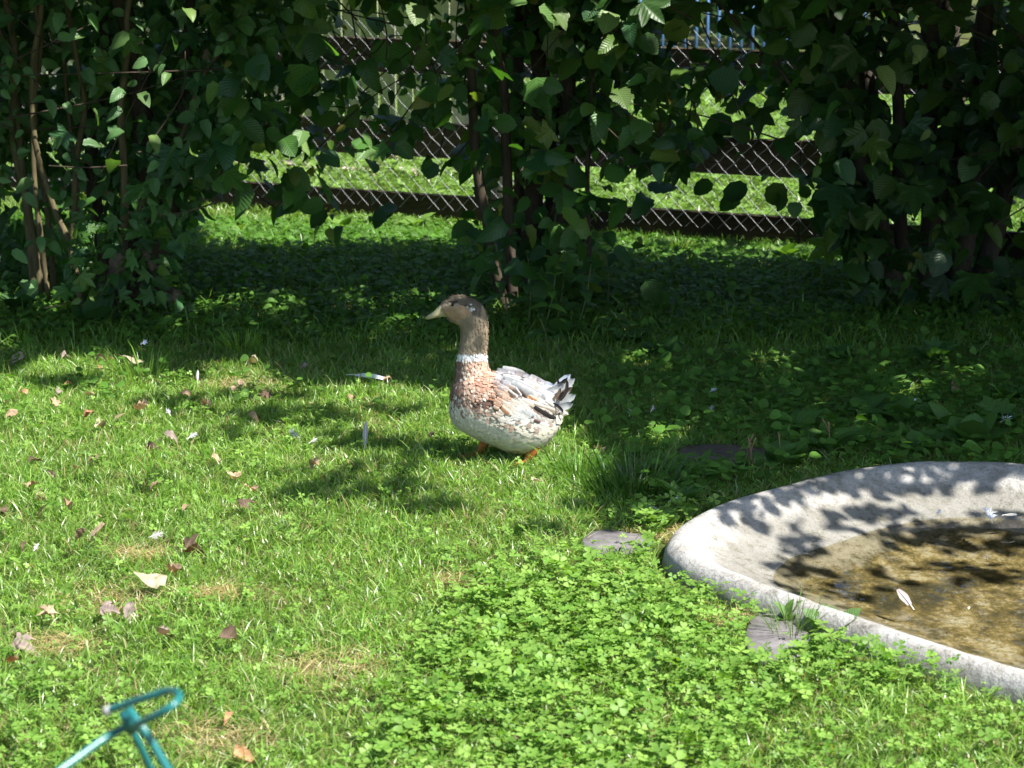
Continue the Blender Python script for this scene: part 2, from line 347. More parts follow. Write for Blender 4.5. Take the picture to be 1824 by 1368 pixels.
wl = ramp(z2.outputs[0], [(0, (0, 0, 0)), (1, (0, 0, 0))]); rg = N(n, 'ShaderNodeMapRange'); n.links.new(z2.outputs[0], rg.inputs[0]); rg.inputs[1].default_value = -.012; rg.inputs[2].default_value = -.040; rg.inputs[3].default_value = 0; rg.inputs[4].default_value = .6
st2 = ramp(nz_(5, 10, .75).outputs[0], [(.46, (0, 0, 0)), (.60, (.42, .42, .42)), (1, (.5, .5, .5))]); ad = N(n, 'ShaderNodeMath', operation='MAXIMUM'); n.links.new(rg.outputs[0], ad.inputs[0]); n.links.new(st2.outputs[0], ad.inputs[1])
dirt = N(n, 'ShaderNodeRGB'); dirt.outputs[0].default_value = (.10, .095, .07, 1)
c2 = mixc(df.outputs[0], mixc(ad.outputs[0], c1, dirt.outputs[0]), c1)
n.links.new(mixc(dm.outputs[0], c2, dc.outputs[0]), b.inputs['Base Color']); b.inputs['Roughness'].default_value = .85
bp = N(n, 'ShaderNodeBump'); bp.inputs['Distance'].default_value = .012; bp.inputs['Strength'].default_value = .9; n.links.new(nz_(45, 7, .7).outputs[0], bp.inputs['Height']); n.links.new(bp.outputs[0], b.inputs['Normal'])
mesh('basin', Vp, Fs, m, pond, smooth=True)
# water: clear thin sheet over the algae
m, n, b = newmat('pond_water'); n.nodes.remove(b)
tr = N(n, 'ShaderNodeBsdfTransparent'); tr.inputs[0].default_value = (.95, .92, .80, 1); gl_ = N(n, 'ShaderNodeBsdfGlossy'); gl_.inputs['Roughness'].default_value = .03
fr = N(n, 'ShaderNodeFresnel'); fr.inputs[0].default_value = 1.33; mx = N(n, 'ShaderNodeMixShader'); no = N(n, 'ShaderNodeTexNoise'); no.inputs['Scale'].default_value = 14
g_ = N(n, 'ShaderNodeNewGeometry'); n.links.new(g_.outputs['Position'], no.inputs[0]); bp = N(n, 'ShaderNodeBump'); bp.inputs['Distance'].default_value = .0015; n.links.new(no.outputs[0], bp.inputs['Height'])
n.links.new(bp.outputs[0], gl_.inputs['Normal']); n.links.new(bp.outputs[0], fr.inputs['Normal'])
n.links.new(fr.outputs[0], mx.inputs[0]); n.links.new(tr.outputs[0], mx.inputs[1]); n.links.new(gl_.outputs[0], mx.inputs[2]); n.links.new(mx.outputs[0], n.nodes['Material Output'].inputs[0])
def area2(P): return (P[:, 0]*np.roll(P[:, 1], -1)-np.roll(P[:, 0], -1)*P[:, 1]).sum()
WZ = -.033; wr = off_smooth(ring, .185)
tag(mesh('water', np.c_[wr, np.full(len(wr), WZ)], [list(range(len(wr)))[::(1 if area2(wr) > 0 else -1)]], m), kind='structure')

# ------------------------------------------------------------------ where the ground lies in shade (photo pixels of the ground point)
def interp(x, pts): return np.interp(x, [p[0] for p in pts], [p[1] for p in pts])
LOW = [(-600, 645), (0, 648), (200, 655), (330, 672), (470, 668), (600, 690), (760, 688), (880, 705), (960, 735), (1040, 790), (1075, 850), (1110, 900), (1250, 915), (1300, 880), (1500, 850), (1650, 835), (2600, 850)]
TOP = [(-600, 330), (300, 335), (340, 452), (600, 455), (850, 445), (900, 415), (1040, 415), (1075, 480), (1250, 492), (1545, 490), (1580, 400), (2600, 400)]
ELL = [(600, 868, 160, 34, .54), (520, 748, 120, 18, .68), (640, 790, 130, 18, .6), (110, 686, 90, 11, .75), (470, 708, 80, 11, .65), (300, 720, 70, 12, .5), (380, 780, 110, 14, .45), (760, 905, 90, 16, .5), (700, 830, 60, 14, .6), (240, 860, 90, 12, .3), (1130, 905, 120, 40, .95), (1010, 945, 80, 14, .7), (690, 735, 50, 12, .6),
       (330, 745, 60, 8, .4), (1330, 905, 80, 26, .55), (1450, 880, 120, 22, .65), (1600, 855, 130, 28, .72), (1770, 850, 130, 28, .75), (1300, 925, 70, 24, .5), (1430, 960, 80, 34, .48), (1410, 1025, 50, 18, .42), (1600, 915, 160, 20, .5), (1780, 920, 130, 24, .6), (1720, 975, 150, 20, .34), (1560, 1010, 90, 16, .3), (2000, 900, 150, 60, .6)]
LIT = [(1215, 772, 45, 16), (1150, 812, 35, 14), (1330, 775, 20, 6), (1500, 770, 14, 5), (1560, 790, 16, 6), (430, 618, 13, 7), (480, 612, 8, 5), (1120, 560, 10, 4), (1450, 790, 22, 6), (1690, 745, 14, 4),
       (520, 400, 200, 20), (1790, 430, 50, 30), (955, 575, 14, 8), (940, 640, 10, 4), (1400, 545, 14, 5), (1540, 560, 16, 6), (640, 600, 10, 4), (560, 560, 12, 4), (720, 540, 10, 4), (300, 600, 12, 4), (1250, 620, 12, 4), (1330, 690, 16, 5), (1600, 640, 12, 4), (1690, 800, 20, 6), (1100, 700, 12, 4), (1180, 840, 22, 8), (1260, 800, 18, 6)]
LIT += [(float(a), float(b_), float(c_), float(c_)*.33) for a, b_, c_ in zip(rng.uniform(0, 1850, 58), rng.uniform(480, 800, 58), rng.uniform(20, 42, 58)) if not (700 < a < 1060 and b_ > 600) and not (a > 1450 and b_ < 640)]
def shade(x, y):
    p = np.stack([x, y, np.zeros_like(x)], -1); px, py = pix(p)
    s = ((py < interp(px, LOW)+14*(noise(px/22, py/9, 3)-.5)*2+16*(noise(px/75, py*0, 33)-.5)*2) & (py > interp(px, TOP)+8*(noise(px/20, py/9, 4)-.5)*2)).astype(float)
    s = np.where(y > 12.5, 0, s)
    for cx, cy, rx, ry, d in ELL:
        e = np.sqrt(((px-cx)/rx)**2+((py-cy)/ry)**2); s = np.maximum(s, np.where(e < 1, d*np.clip(3.6*fbm(px/24, py/9, 8)-1.0, .08, 1.25)*np.clip((1.08-e)*4, 0, 1), 0))
    for cx, cy, rx, ry in LIT:
        e = ((px-cx)/rx)**2+((py-cy)/ry)**2; s = np.where(e < 1, 0, s)
    return s
def sproj(p): t = p[..., 2]/S[2]; return p[..., 0]-S[0]*t, p[..., 1]-S[1]*t
# leaves of the shrubs; gaps are left in the unseen crown to light them
SUNNY = [(960, 12, 7.45), (985, 25, 7.45), (1010, 18, 7.5), (1088, 22, 7.45), (940, 5, 7.5), (520, 245, 7.55), (540, 232, 7.55), (645, 240, 7.55), (660, 262, 7.55), (745, 8, 7.5), (1130, 175, 7.5), (1100, 160, 7.5), (250, 165, 7.5), (230, 60, 7.5), (150, 65, 7.6), (165, 195, 7.6), (300, 130, 7.5), (330, 15, 7.5), (270, 240, 7.5), (430, 400, 7.5), (570, 405, 7.5), (870, 190, 7.5), (205, 285, 7.5), (60, 320, 7.6)]
for t_ in SUNNY:
    a_, b_ = sproj(at(*t_)); q_ = pix(np.array([a_, b_, 0.])); LIT.append((float(q_[0]), float(q_[1]), 42., 13.))
def unit(a): return a/np.linalg.norm(a, axis=-1, keepdims=True)
def leafset(pos, size, cols, tm, down=.6, face=(0, -.5, .8), spread=.55):
    n_ = len(pos); az = rng.uniform(0, 2*math.pi, n_)
    axis = np.stack([np.cos(az), np.sin(az)*.8-.25, -down+rng.normal(0, .35, n_)], 1)
    nr_ = np.array(face)+rng.normal(0, spread, (n_, 3)); ci = rng.integers(0, len(cols), n_)
    tint = np.array(cols)[ci]*rng.uniform(.75, 1.25, (n_, 1))*np.array([1, 1, 1])
    s3 = np.stack([size*rng.uniform(.85, 1.1, n_), size, size], 1)
    return scatter_arrays(tm, pos, frames(unit(axis), unit(nr_)), s3, tint)
GREENS = [(.035, .10, .02), (.045, .12, .022), (.06, .14, .03), (.035, .10, .035), (.085, .165, .028), (.05, .13, .025)]
YG = [(.11, .16, .03), (.17, .17, .03)]

# ------------------------------------------------------------------ the three hedge shrubs
def bush_of(x):  return np.where(x < -1.25, 0, np.where(x < 1.12, 1, 2))
LEAF = [[], [], []]
# (a) visible faces of the shrubs: cover fraction wanted in each part of the hedge, as seen from the lawn
def cover(px, py):
    c = np.zeros_like(px)
    c = np.where(py < 70+25*(noise(px/40, px*0, 2)-.5)*2, .93, c)                              # hanging skirt
    c = np.where((px < 420), .95, c); c = np.where((px > 400) & (px < 520) & (py < 260), .88, c)
    c = np.where((px < 210) & (py > 240) & (py < 480), .68, c); c = np.where((px < 210) & (py < 160) & (px > 20), .82, c)
    c = np.where((px > 500) & (px < 850) & (py > 0) & (py < 300), .74, c)
    c = np.where((px > 580) & (px < 760) & (py > 15) & (py < 150), .42, c)
    c = np.where((px > 600) & (px < 780) & (py > 100) & (py < 215), .55, c)
    c = np.where((px > 740) & (px < 835) & (py > 200) & (py < 285), .15, c)
    c = np.where((px > 400) & (px < 850) & (py >= 275) & (py < 330), .42, c); c = np.where((px > 380) & (px < 860) & (py >= 330), .12, c)
    c = np.where((px > 460) & (px < 590) & (py > 280) & (py < 420), .6, c)
    c = np.where((px > 620) & (px < 850) & (py > 290) & (py < 340), .08, c)
    c = np.where((px > 840) & (px < 1110) & (py < 300), .95, c); c = np.where((px > 840) & (px < 1060) & (py >= 300), .74, c)
    c = np.where((px >= 1060) & (px < 1180) & (py >= 290), .45, c)
    c = np.where((px >= 1100) & (px < 1500) & (py < 190), .95, c)
    c = np.where((px >= 1160) & (px < 1290) & (py < 84) & (py > 54), .45, c)
    c = np.where((px >= 1090) & (px < 1235) & (py >= 180) & (py < 300), .88, c)
    c = np.where((px >= 1235) & (px < 1480) & (py >= 160) & (py < 240), .35, c)
    c = np.where((px >= 1235) & (px < 1475) & (py >= 240), .05, c); c = np.where((px >= 1110) & (px < 1235) & (py >= 300) & (py < 400), .15, c)
    c = np.where((px >= 1475), .965, c); c = np.where((px >= 1580) & (px < 1660) & (py > 330) & (py < 440), .45, c); c = np.where((px > 1770) & (py > 340) & (py < 510), .4, c)
    bot = interp(px, [(-400, 560), (60, 520), (200, 470), (330, 400), (420, 330), (600, 420), (800, 330), (860, 500), (1050, 520), (1130, 440), (1200, 320), (1480, 400), (1540, 520), (1850, 560), (2600, 560)])
    return np.where(py > bot, 0, c)
def face_leaves(n_, y0, y1, size, tm, xr, cols, gain=1.0, pyr=(-330, 560), down=.6, lim=.0045):
    px = rng.uniform(xr[0], xr[1], n_); py = rng.uniform(*pyr, n_); yy = rng.uniform(y0, y1, n_)
    pos = np.array([at(a, b_, c_) for a, b_, c_ in zip(px, py, yy)]); s_ = size*rng.uniform(.6, 1.25, n_)
    c = np.minimum(cover(px, py), .985); lay = -np.log(1-c)*gain
    area = (s_*F/yy)**2*.42*.75; want = lay/area*((xr[1]-xr[0])*(pyr[1]-pyr[0]))/n_*np.clip(2.9*noise(px/62+yy*3, py/52+yy*2, 61)-.45, .12, 2.2)   # expected count per sample
    gx, gy = sproj(pos); sh = shade(gx, gy)
    keep = (rng.random(n_) < want) & (pos[:, 2] > .04) & ((sh > 0) | (rng.random(n_) < .16))
    pos = pos[keep]; s_ = s_[keep]; parts = leafset(pos, s_, cols, tm, down)
    b_ = bush_of(pos[:, 0]); k = len(tm[0]); 
    for q in range(3):
        msk = b_ == q
        if msk.sum(): LEAF[q].append(leafset(pos[msk], s_[msk], cols, tm, down))
COLS = GREENS*3+YG[:1]
face_leaves(9000, 7.35, 8.5, .088, HAZEL, (380, 1500), [tuple(.85*v for v in g_) for g_ in GREENS]*3+YG[:1], .55); face_leaves(5000, 7.35, 8.4, .095, HAZEL2, (380, 1500), COLS+YG, .3); face_leaves(4000, 7.3, 8.4, .11, HAZEL3, (380, 1500), COLS, .22); face_leaves(9000, 7.5, 8.6, .05, OVATE, (380, 1700), COLS+YG, .22); face_leaves(2500, 7.3, 7.8, .14, LOBED, (380, 1000), COLS, .12)
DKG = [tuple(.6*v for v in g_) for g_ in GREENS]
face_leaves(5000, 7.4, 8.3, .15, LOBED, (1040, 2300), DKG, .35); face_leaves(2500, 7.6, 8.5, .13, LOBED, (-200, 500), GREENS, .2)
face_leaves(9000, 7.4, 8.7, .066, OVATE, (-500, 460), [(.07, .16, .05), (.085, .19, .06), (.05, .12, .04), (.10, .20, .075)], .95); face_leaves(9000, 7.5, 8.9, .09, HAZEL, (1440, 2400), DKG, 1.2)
face_leaves(9000, 8.0, 9.0, .08, HAZEL, (-600, 400), GREENS, .9)
# (b) unseen crowns over the lawn edge, their leaves placed to cast the shade map
def canopy(nC, xr, yr, size, h0, h1, only_out):
    qx = rng.uniform(*xr, nC); qy = rng.uniform(*yr, nC); sh = np.minimum(shade(qx, qy), .97); px, py = pix(np.stack([qx, qy, 0*qx], -1)); inner = (py < interp(px, LOW)) & (sh > .9)
    lai = np.where(inner, 2.4, -np.log(1-sh)); want = 2.3*lai/(size*size*.42)*((xr[1]-xr[0])*(yr[1]-yr[0]))/nC
    hh = rng.uniform(h0, h1, nC); keep = (rng.random(nC) < want) & (inner != only_out) & (sh > .02)
    pos = np.stack([qx+S[0]/S[2]*hh, qy+S[1]/S[2]*hh, hh], 1)[keep]; pos = pos[pos[:, 2] > 1.62-.05*pos[:, 1]]; bq = bush_of(pos[:, 0]-S[0]/S[2]*pos[:, 2]*.6)
    for q in range(3):
        pp = pos[bq == q]; LEAF[q].append(leafset(pp, size*rng.uniform(.7, 1.2, len(pp)), GREENS, SIMPLE, .4, (.3, -.2, .9), .5))
canopy(60000, (-5.2, 4.8), (4.6, 9.6), .105, 1.4, 3.4, False); canopy(90000, (-3.2, 2.6), (3.9, 7.2), .058, 1.6, 2.6, True)

def stem(parent, pp, Y, r0, r1, tint, name='stem', up=True, dy=0, n=8):
    P = [at(a, b_, Y+dy*i) for i, (a, b_) in enumerate(pp)]
    P[0][2] = min(P[0][2], -.02) if name == 'stem' else P[0][2]
    if up:
        d = unit(P[-1]-P[-2]); P.append(P[-1]+np.array([d[0]*.5+rng.normal(0, .1), -.12, .55])); P.append(P[-1]+np.array([rng.normal(.15, .2), -.3, .6]))
    return MB().tube(P, [r0, r1], n, tint, 5, .05).build(name, M_bark, parent, True)
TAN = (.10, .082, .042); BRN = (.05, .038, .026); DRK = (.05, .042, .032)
B0 = empty('shrub', at(150, 520, 8.0)*[1, 1, 0]); tag(B0, 'big leafy shrub at left with many thin tan stems around a rotten stump', 'shrub')
B1 = empty('shrub', at(960, 560, 7.9)*[1, 1, 0]); tag(B1, 'round-leaved hazel shrub right behind the duck, slim dark stems before the fence', 'shrub')
B2 = empty('shrub', at(1650, 560, 7.9)*[1, 1, 0]); tag(B2, 'darkest shrub at right beyond the pond, thick shaded stems', 'shrub')
for pp, Y_, a_, b_ in [([(148, 528), (125, 440), (96, 370), (62, 250), (58, 120), (75, 0)], 7.7, .012, .008), ([(75, 470), (48, 360), (22, 240), (30, 120), (10, 0)], 7.9, .016, .01),
        ([(85, 450), (62, 330), (60, 200), (66, 60), (62, 0)], 7.8, .010, .007), ([(60, 500), (52, 420), (40, 300), (28, 180), (0, 60)], 7.9, .014, .01),
        ([(95, 440), (82, 360), (70, 300), (62, 180), (75, 40)], 8.0, .011, .008), ([(140, 480), (135, 330), (122, 200), (112, 90), (95, -10)], 8.0, .009, .006),
        ([(120, 470), (135, 300), (150, 190), (132, 80), (118, -10)], 7.9, .012, .008), ([(215, 430), (222, 320), (215, 200), (228, 80), (232, -10)], 7.8, .015, .009),
        ([(205, 440), (250, 370), (282, 325), (325, 240), (360, 140), (420, 40)], 7.8, .010, .007), ([(290, 520), (275, 420), (262, 300), (250, 180), (235, 60)], 8.1, .045, .03),
        ([(245, 520), (300, 400), (325, 250), (330, 120), (345, -10)], 8.1, .035, .02), ([(190, 520), (170, 380), (165, 240), (190, 100), (180, -10)], 8.2, .03, .018)]:
    stem(B0, pp, Y_, a_, b_, TAN if a_ < .03 else BRN)
stem(B0, [(228, 378), (265, 383), (310, 382), (350, 372), (392, 358)], 7.7, .006, .003, TAN, 'branch', False)
for pp, Y_, a_, b_ in [([(905, 560), (880, 470), (868, 400), (850, 300), (842, 180), (835, 0)], 7.8, .022, .013), ([(915, 560), (908, 430), (903, 300), (897, 140), (885, 0)], 7.8, .020, .013),
        ([(985, 560), (1002, 430), (1010, 300), (1012, 150), (1005, 0)], 8.0, .034, .022), ([(1038, 545), (1048, 450), (1046, 330), (1052, 200), (1075, 0)], 7.8, .010, .006),
        ([(950, 560), (945, 430), (955, 300), (965, 150), (950, 0)], 8.1, .04, .025), ([(965, 560), (930, 430), (925, 250), (925, 0)], 8.2, .025, .015), ([(985, 560), (980, 420), (985, 240), (1030, 60)], 8.2, .02, .012)]:
    stem(B1, pp, Y_, a_, b_, BRN)
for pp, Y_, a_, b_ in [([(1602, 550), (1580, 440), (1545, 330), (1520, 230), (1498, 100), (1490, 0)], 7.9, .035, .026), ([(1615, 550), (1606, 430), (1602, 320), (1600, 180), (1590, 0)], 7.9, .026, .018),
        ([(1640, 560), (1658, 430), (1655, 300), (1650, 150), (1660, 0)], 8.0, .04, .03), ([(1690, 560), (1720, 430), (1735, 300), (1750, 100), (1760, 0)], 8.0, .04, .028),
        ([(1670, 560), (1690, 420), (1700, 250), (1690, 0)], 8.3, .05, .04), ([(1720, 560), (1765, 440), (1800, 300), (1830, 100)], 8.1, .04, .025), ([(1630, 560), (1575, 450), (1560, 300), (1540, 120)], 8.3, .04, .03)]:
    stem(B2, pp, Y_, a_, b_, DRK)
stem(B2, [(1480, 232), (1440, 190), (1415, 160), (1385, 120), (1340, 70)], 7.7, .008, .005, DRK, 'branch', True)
hang = np.array([at(*t_) for t_ in ((1262, 318, 7.75), (1300, 325, 7.72), (1312, 340, 7.78), (1378, 325, 7.7), (1392, 340, 7.74), (1432, 330, 7.72), (1150, 500, 7.6), (1175, 515, 7.62), (1420, 225, 7.7), (1285, 200, 7.7), (1345, 185, 7.72), (1310, 215, 7.75))])
nk_ = np.array([at(*t_)+S/S[2]*h_ for t_, h_ in (((862, 570, 5.7), 1.75), ((850, 600, 5.7), 1.9), ((838, 545, 5.7), 1.7), ((815, 640, 5.68), 2.0), ((812, 690, 5.66), 1.85), ((795, 530, 5.7), 1.8))]); LEAF[1].append(leafset(nk_, np.array([.05, .055, .045, .05, .055, .04]), GREENS, SIMPLE, .2, tuple(S), .3))  # unseen leaves added up the sun rays to dapple the duck's neck
st_ = np.array([at(a, b_, c_) for a, b_, c_ in zip(rng.uniform(120, 330, 90), rng.uniform(380, 545, 90), rng.uniform(7.35, 7.7, 90))]); st_ = st_[st_[:, 2] > .03]
LEAF[0].append(leafset(st_, .07*rng.uniform(.6, 1.3, len(st_)), GREENS, LOBED, .3)); st_ = st_+rng.normal(0, .06, st_.shape); LEAF[0].append(leafset(st_, .055*rng.uniform(.6, 1.3, len(st_)), GREENS, OVATE, .3))
sp_ = np.array([at(*t_) for t_ in SUNNY]); LEAF[1].append(leafset(sp_[:12], .085*rng.uniform(.8, 1.2, 12), [(.09, .17, .05), (.12, .19, .06)], HAZEL, .5, (.3, -.5, .8), .25))  # added leaves tinted paler, sunlight put into their colour
LEAF[0].append(leafset(sp_[12:], .07*rng.uniform(.8, 1.2, len(sp_)-12), [(.09, .17, .05), (.12, .20, .05)], OVATE, .5, (.3, -.5, .8), .25))  # left shrub likewise: sunlit look painted into the tint
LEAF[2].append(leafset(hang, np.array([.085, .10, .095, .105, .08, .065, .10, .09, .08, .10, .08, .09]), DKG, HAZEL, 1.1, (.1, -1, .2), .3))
LEAF[2].append(leafset(np.array([at(*t_) for t_ in ((1628, 80, 7.4), (1648, 82, 7.4), (1678, 82, 7.4), (1565, 118, 7.4), (1655, 230, 7.4))]), np.array([.06, .07, .06, .11, .05]), [(.16, .22, .07)], OVATE, 1.3, (.1, -1, .3), .2))  # a few leaves tinted pale, painting sunlight on them
for i, Bq in enumerate((B0, B1, B2)):
    build_sc('foliage', LEAF[i], M_leaf, Bq)
    tw = MB()
    for k in range(46 if i != 1 else 60):
        a = {0: (-100, 430), 1: (450, 1300), 2: (1500, 1950)}[i]; x_ = rng.uniform(*a); y_ = rng.uniform(-60, 330 if i != 1 else 230); Y_ = rng.uniform(7.5, 8.4)
        p = at(x_, y_, Y_); d = np.array([rng.normal(0, .2), rng.normal(0, .1), rng.normal(.12, .12)])
        tw.tube([p-d, p+[rng.normal(0, .02), 0, rng.normal(0, .02)], p+d*.9], [.0035, .0018], 5, BRN, 3, 0, False)
    # boughs carrying the high crown
    for k in range(16):
        x0 = {0: -2.2, 1: .1, 2: 1.6}[i]+rng.normal(0, .5); p = np.array([x0, 7.6+rng.normal(0, .2), 1.5]); e_ = np.array([x0+1.2+rng.normal(0, .6), 6.9+rng.normal(0, .5), 2.6+rng.normal(0, .4)])
        tw.tube([p, (p+e_)/2+[0, 0, .2], e_], [.018, .006], 6, BRN, 3, 0, False)
    tw.build('twigs', M_bark, Bq, True)

# rotten stump at the foot of the left shrub
stp = MB(); cst = at(235, 520, 7.75); cst[2] = 0
gu, gv = 28, 14; Vs = []
for j in range(gv):
    t = j/(gv-1)
    for i in range(gu):
        a = i/gu*2*math.pi; r = (.10*(1-t)**1.3+.06)*(1+.22*math.sin(3*a+1+t)+.22*math.sin(7*a+t*5)*(1-t*.4)+.5*(noise(i*.9, j*.9, 4)-.5))
        Vs.append((cst[0]+r*math.cos(a)*1.2, cst[1]+r*math.sin(a)*.8, -.03+t*.19*(1+.2*math.sin(2*a))))
Vs.append((cst[0], cst[1], .30)); Fq = [[j*gu+i, j*gu+(i+1) % gu, (j+1)*gu+(i+1) % gu, (j+1)*gu+i] for j in range(gv-1) for i in range(gu)]+[[(gv-1)*gu+i, (gv-1)*gu+(i+1) % gu, len(Vs)-1] for i in range(gu)]
cols = np.array([(.17, .135, .10) if noise(v[0]*18, v[2]*14, 6) > .62 else (.035, .027, .02) for v in Vs])
stp.add(Vs, Fq, cols); o = stp.build('tree_stump', M_rot, None, True); tag(o, 'rotten pale-barked stump at the foot of the left shrub', 'stump')

# ------------------------------------------------------------------ board and chain link fence
fA = np.array([-.80, 10.07]); fB = np.array([1.29, 9.12]); fd = (fB-fA)/np.linalg.norm(fB-fA); fn = np.array([fd[1], -fd[0]])  # fn points to the camera side
if fn[1] > 0: fn = -fn
fz = math.atan2(fd[1], fd[0]); f0 = fA-fd*2.6; FL = 7.2
fence = empty('board_fence', (*fA, 0), 0); tag(fence, 'low dark wooden board fence with wire chain link, behind the shrubs', 'fence')
for z0, z1 in ((.015, .13), (.30, .455), (.66, .81)):
    for k in range(3):
        L_ = FL/3; c = f0+fd*(L_*(k+.5)); MB().box((*c, (z0+z1)/2+rng.normal(0, .004)), (L_-.006, .028, z1-z0), fz, (.075, .055, .034) if z0 > .2 else (.045, .034, .022), bev=.003).build('board', M_wood, fence)  # lowest board tinted darker, its shade put into the colour
for s_ in (.25, 2.62+.74, 4.9, 6.9):
    c = f0+fd*s_-fn*.06
    MB().box((*c, .46), (.075, .075, 1.0), fz, (.26, .21, .15), bev=.006).build('post', M_wood, fence)
# the pale square post seen beside the hazel stem
tx = at(1035, 350, 9.55); s_ = np.dot(tx[:2]-f0, fd)
ch = MB(); cell = .072; hgt = .88; nx_ = int(FL/cell); amp = .0016
for i in range(-int(hgt/cell)-1, nx_+1):
    for sgn, off_ in ((1, .0), (-1, .0)):
        pts = []; m_ = int(hgt/(cell/2))
        for k in range(m_+1):
            s1 = i*cell+sgn*k*cell/2+(hgt if sgn < 0 else 0)
            z_ = hgt-k*cell/2+.0
            if z_ < .02+.045*noise(s1*3, 0, 3): continue
            y_ = .020+amp*(1 if (k % 2) ^ (sgn > 0) else -1)+.006*math.sin(s1*2.1)+.012*(noise(s1*1.5, z_*3, 2)-.5)
            if 0 <= s1 <= FL: pts.append(np.array([*(f0+fd*(s1+.004*math.sin(k*3))+fn*y_), z_+.01+.006*(noise(s1*2, .5, 7)-.5)]))
        if len(pts) > 1: ch.tube(pts, [.00125], 5, (.55, .56, .57), 1, 0, False)
mw, n, b = newmat('galvanised_wire'); b.inputs['Base Color'].default_value = (.17, .18, .19, 1); b.inputs['Metallic'].default_value = .4; b.inputs['Roughness'].default_value = .45
ch.build('chain_link', mw, fence, True)

# ------------------------------------------------------------------ garden beyond the fence
pf = empty('plank_fence', (-2.2, 12.6, 0)); tag(pf, 'tall greenish grey vertical plank fence beyond the lawn at upper left', 'fence')
x_ = -6.5; k = 0
while x_ < -.22:
    wd = rng.uniform(.095, .125); c = rng.choice([0, 1, 2, 3]); tt = [(.40, .42, .26), (.44, .42, .33), (.34, .40, .20), (.48, .43, .36)][c]
    MB().box((x_+wd/2, 12.62+rng.normal(0, .004), .82), (wd-.008, .02, 1.56+rng.normal(0, .01)), rng.normal(0, .01), tt, bev=.002).build('plank', M_plank, pf); x_ += wd; k += 1
for z_ in (.35, 1.25): MB().box((-3.35, 12.66, z_), (6.3, .04, .08), 0, (.2, .17, .12)).build('rail', M_wood, pf)
ORD = 'first second third fourth fifth sixth seventh eighth ninth tenth eleventh twelfth thirteenth fourteenth fifteenth sixteenth'.split()
for k in range(16):
    px_ = 400+k*28+rng.normal(0, 4); p = G(px_, 303+k*1.1+rng.normal(0, 2)); wd = rng.uniform(.07, .11)
    mb = MB().box((p[0], p[1], .02), (wd, .07, rng.uniform(.05, .08)), rng.normal(0, .25), (.36, .29, .25), 0, .006, .012)
    o = mb.build('edging_stone', M_stone, None, True); tag(o, ORD[k]+' small pinkish stone from the left in the edging row below the plank fence', 'stone', 'edging stones along the plank fence')
o = MB().box((*G(693, 300)[:2], .06), (.10, .07, .15), .2, (.40, .34, .22), 0, .006, .015).build('stone_block', M_stone, None, True); tag(o, 'upright tan stone block standing before the plank fence', 'stone')
o = MB().box((*G(470, 272)[:2], .07), (1.15, .07, .09), 0, (.34, .24, .14), bev=.006).build('timber_edging', M_wood); tag(o, 'tan timber beam edging the bed under the plank fence', 'timber')
fp = G(801, 306, .0); fr_ = empty('orange_fruit', (fp[0], fp[1], .075)); tag(fr_, 'round orange fruit lying on the stones beyond the fence', 'fruit')
Vs = [(0, 0, .024)]; Fq = []
for j in range(1, 8):
    for i in range(14):
        t = j/8*math.pi; a = i/14*2*math.pi; r = .030*(1+.04*math.cos(5*a)); Vs.append((r*math.sin(t)*math.cos(a), r*math.sin(t)*math.sin(a), .9*r*math.cos(t)-.004*(j == 1)))
Vs.append((0, 0, -.027)); Fq = [[0, 1+i, 1+(i+1) % 14] for i in range(14)]+[[1+j*14+i, 1+(j+1)*14+i, 1+(j+1)*14+(i+1) % 14, 1+j*14+(i+1) % 14] for j in range(6) for i in range(14)]+[[85+(i+1) % 14, 85+i, 99] for i in range(14)]
MB().add(np.array(Vs)+np.array(fr_.location), Fq, (.75, .22, .04)).build('flesh', M_plain, fr_, True)
MB().tube([np.array(fr_.location)+[0, -.026, .008], np.array(fr_.location)+[0, -.034, .010]], [.008, .003], 7, (.06, .03, .02), 1).build('stalk', M_bark, fr_)
rl = empty('blue_railing', (*at(1220, 70, 17)[:2], 0)); tag(rl, 'low railing of bright blue upright bars far beyond the fence', 'railing')
for k in range(22):
    p = at(1120+k*20, 70, 17.); MB().tube([(p[0], 17, 0), (p[0], 17, .9)], [.011], 8, (.07, .15, .30), 1).build('bar', M_plain, rl, True)
a_, b_ = at(1100, 70, 17.), at(1560, 70, 17.)
for z_ in (.12, .88): MB().box(((a_[0]+b_[0])/2, 17, z_), (b_[0]-a_[0], .03, .03), 0, (.07, .14, .26)).build('rail', M_plain, rl)
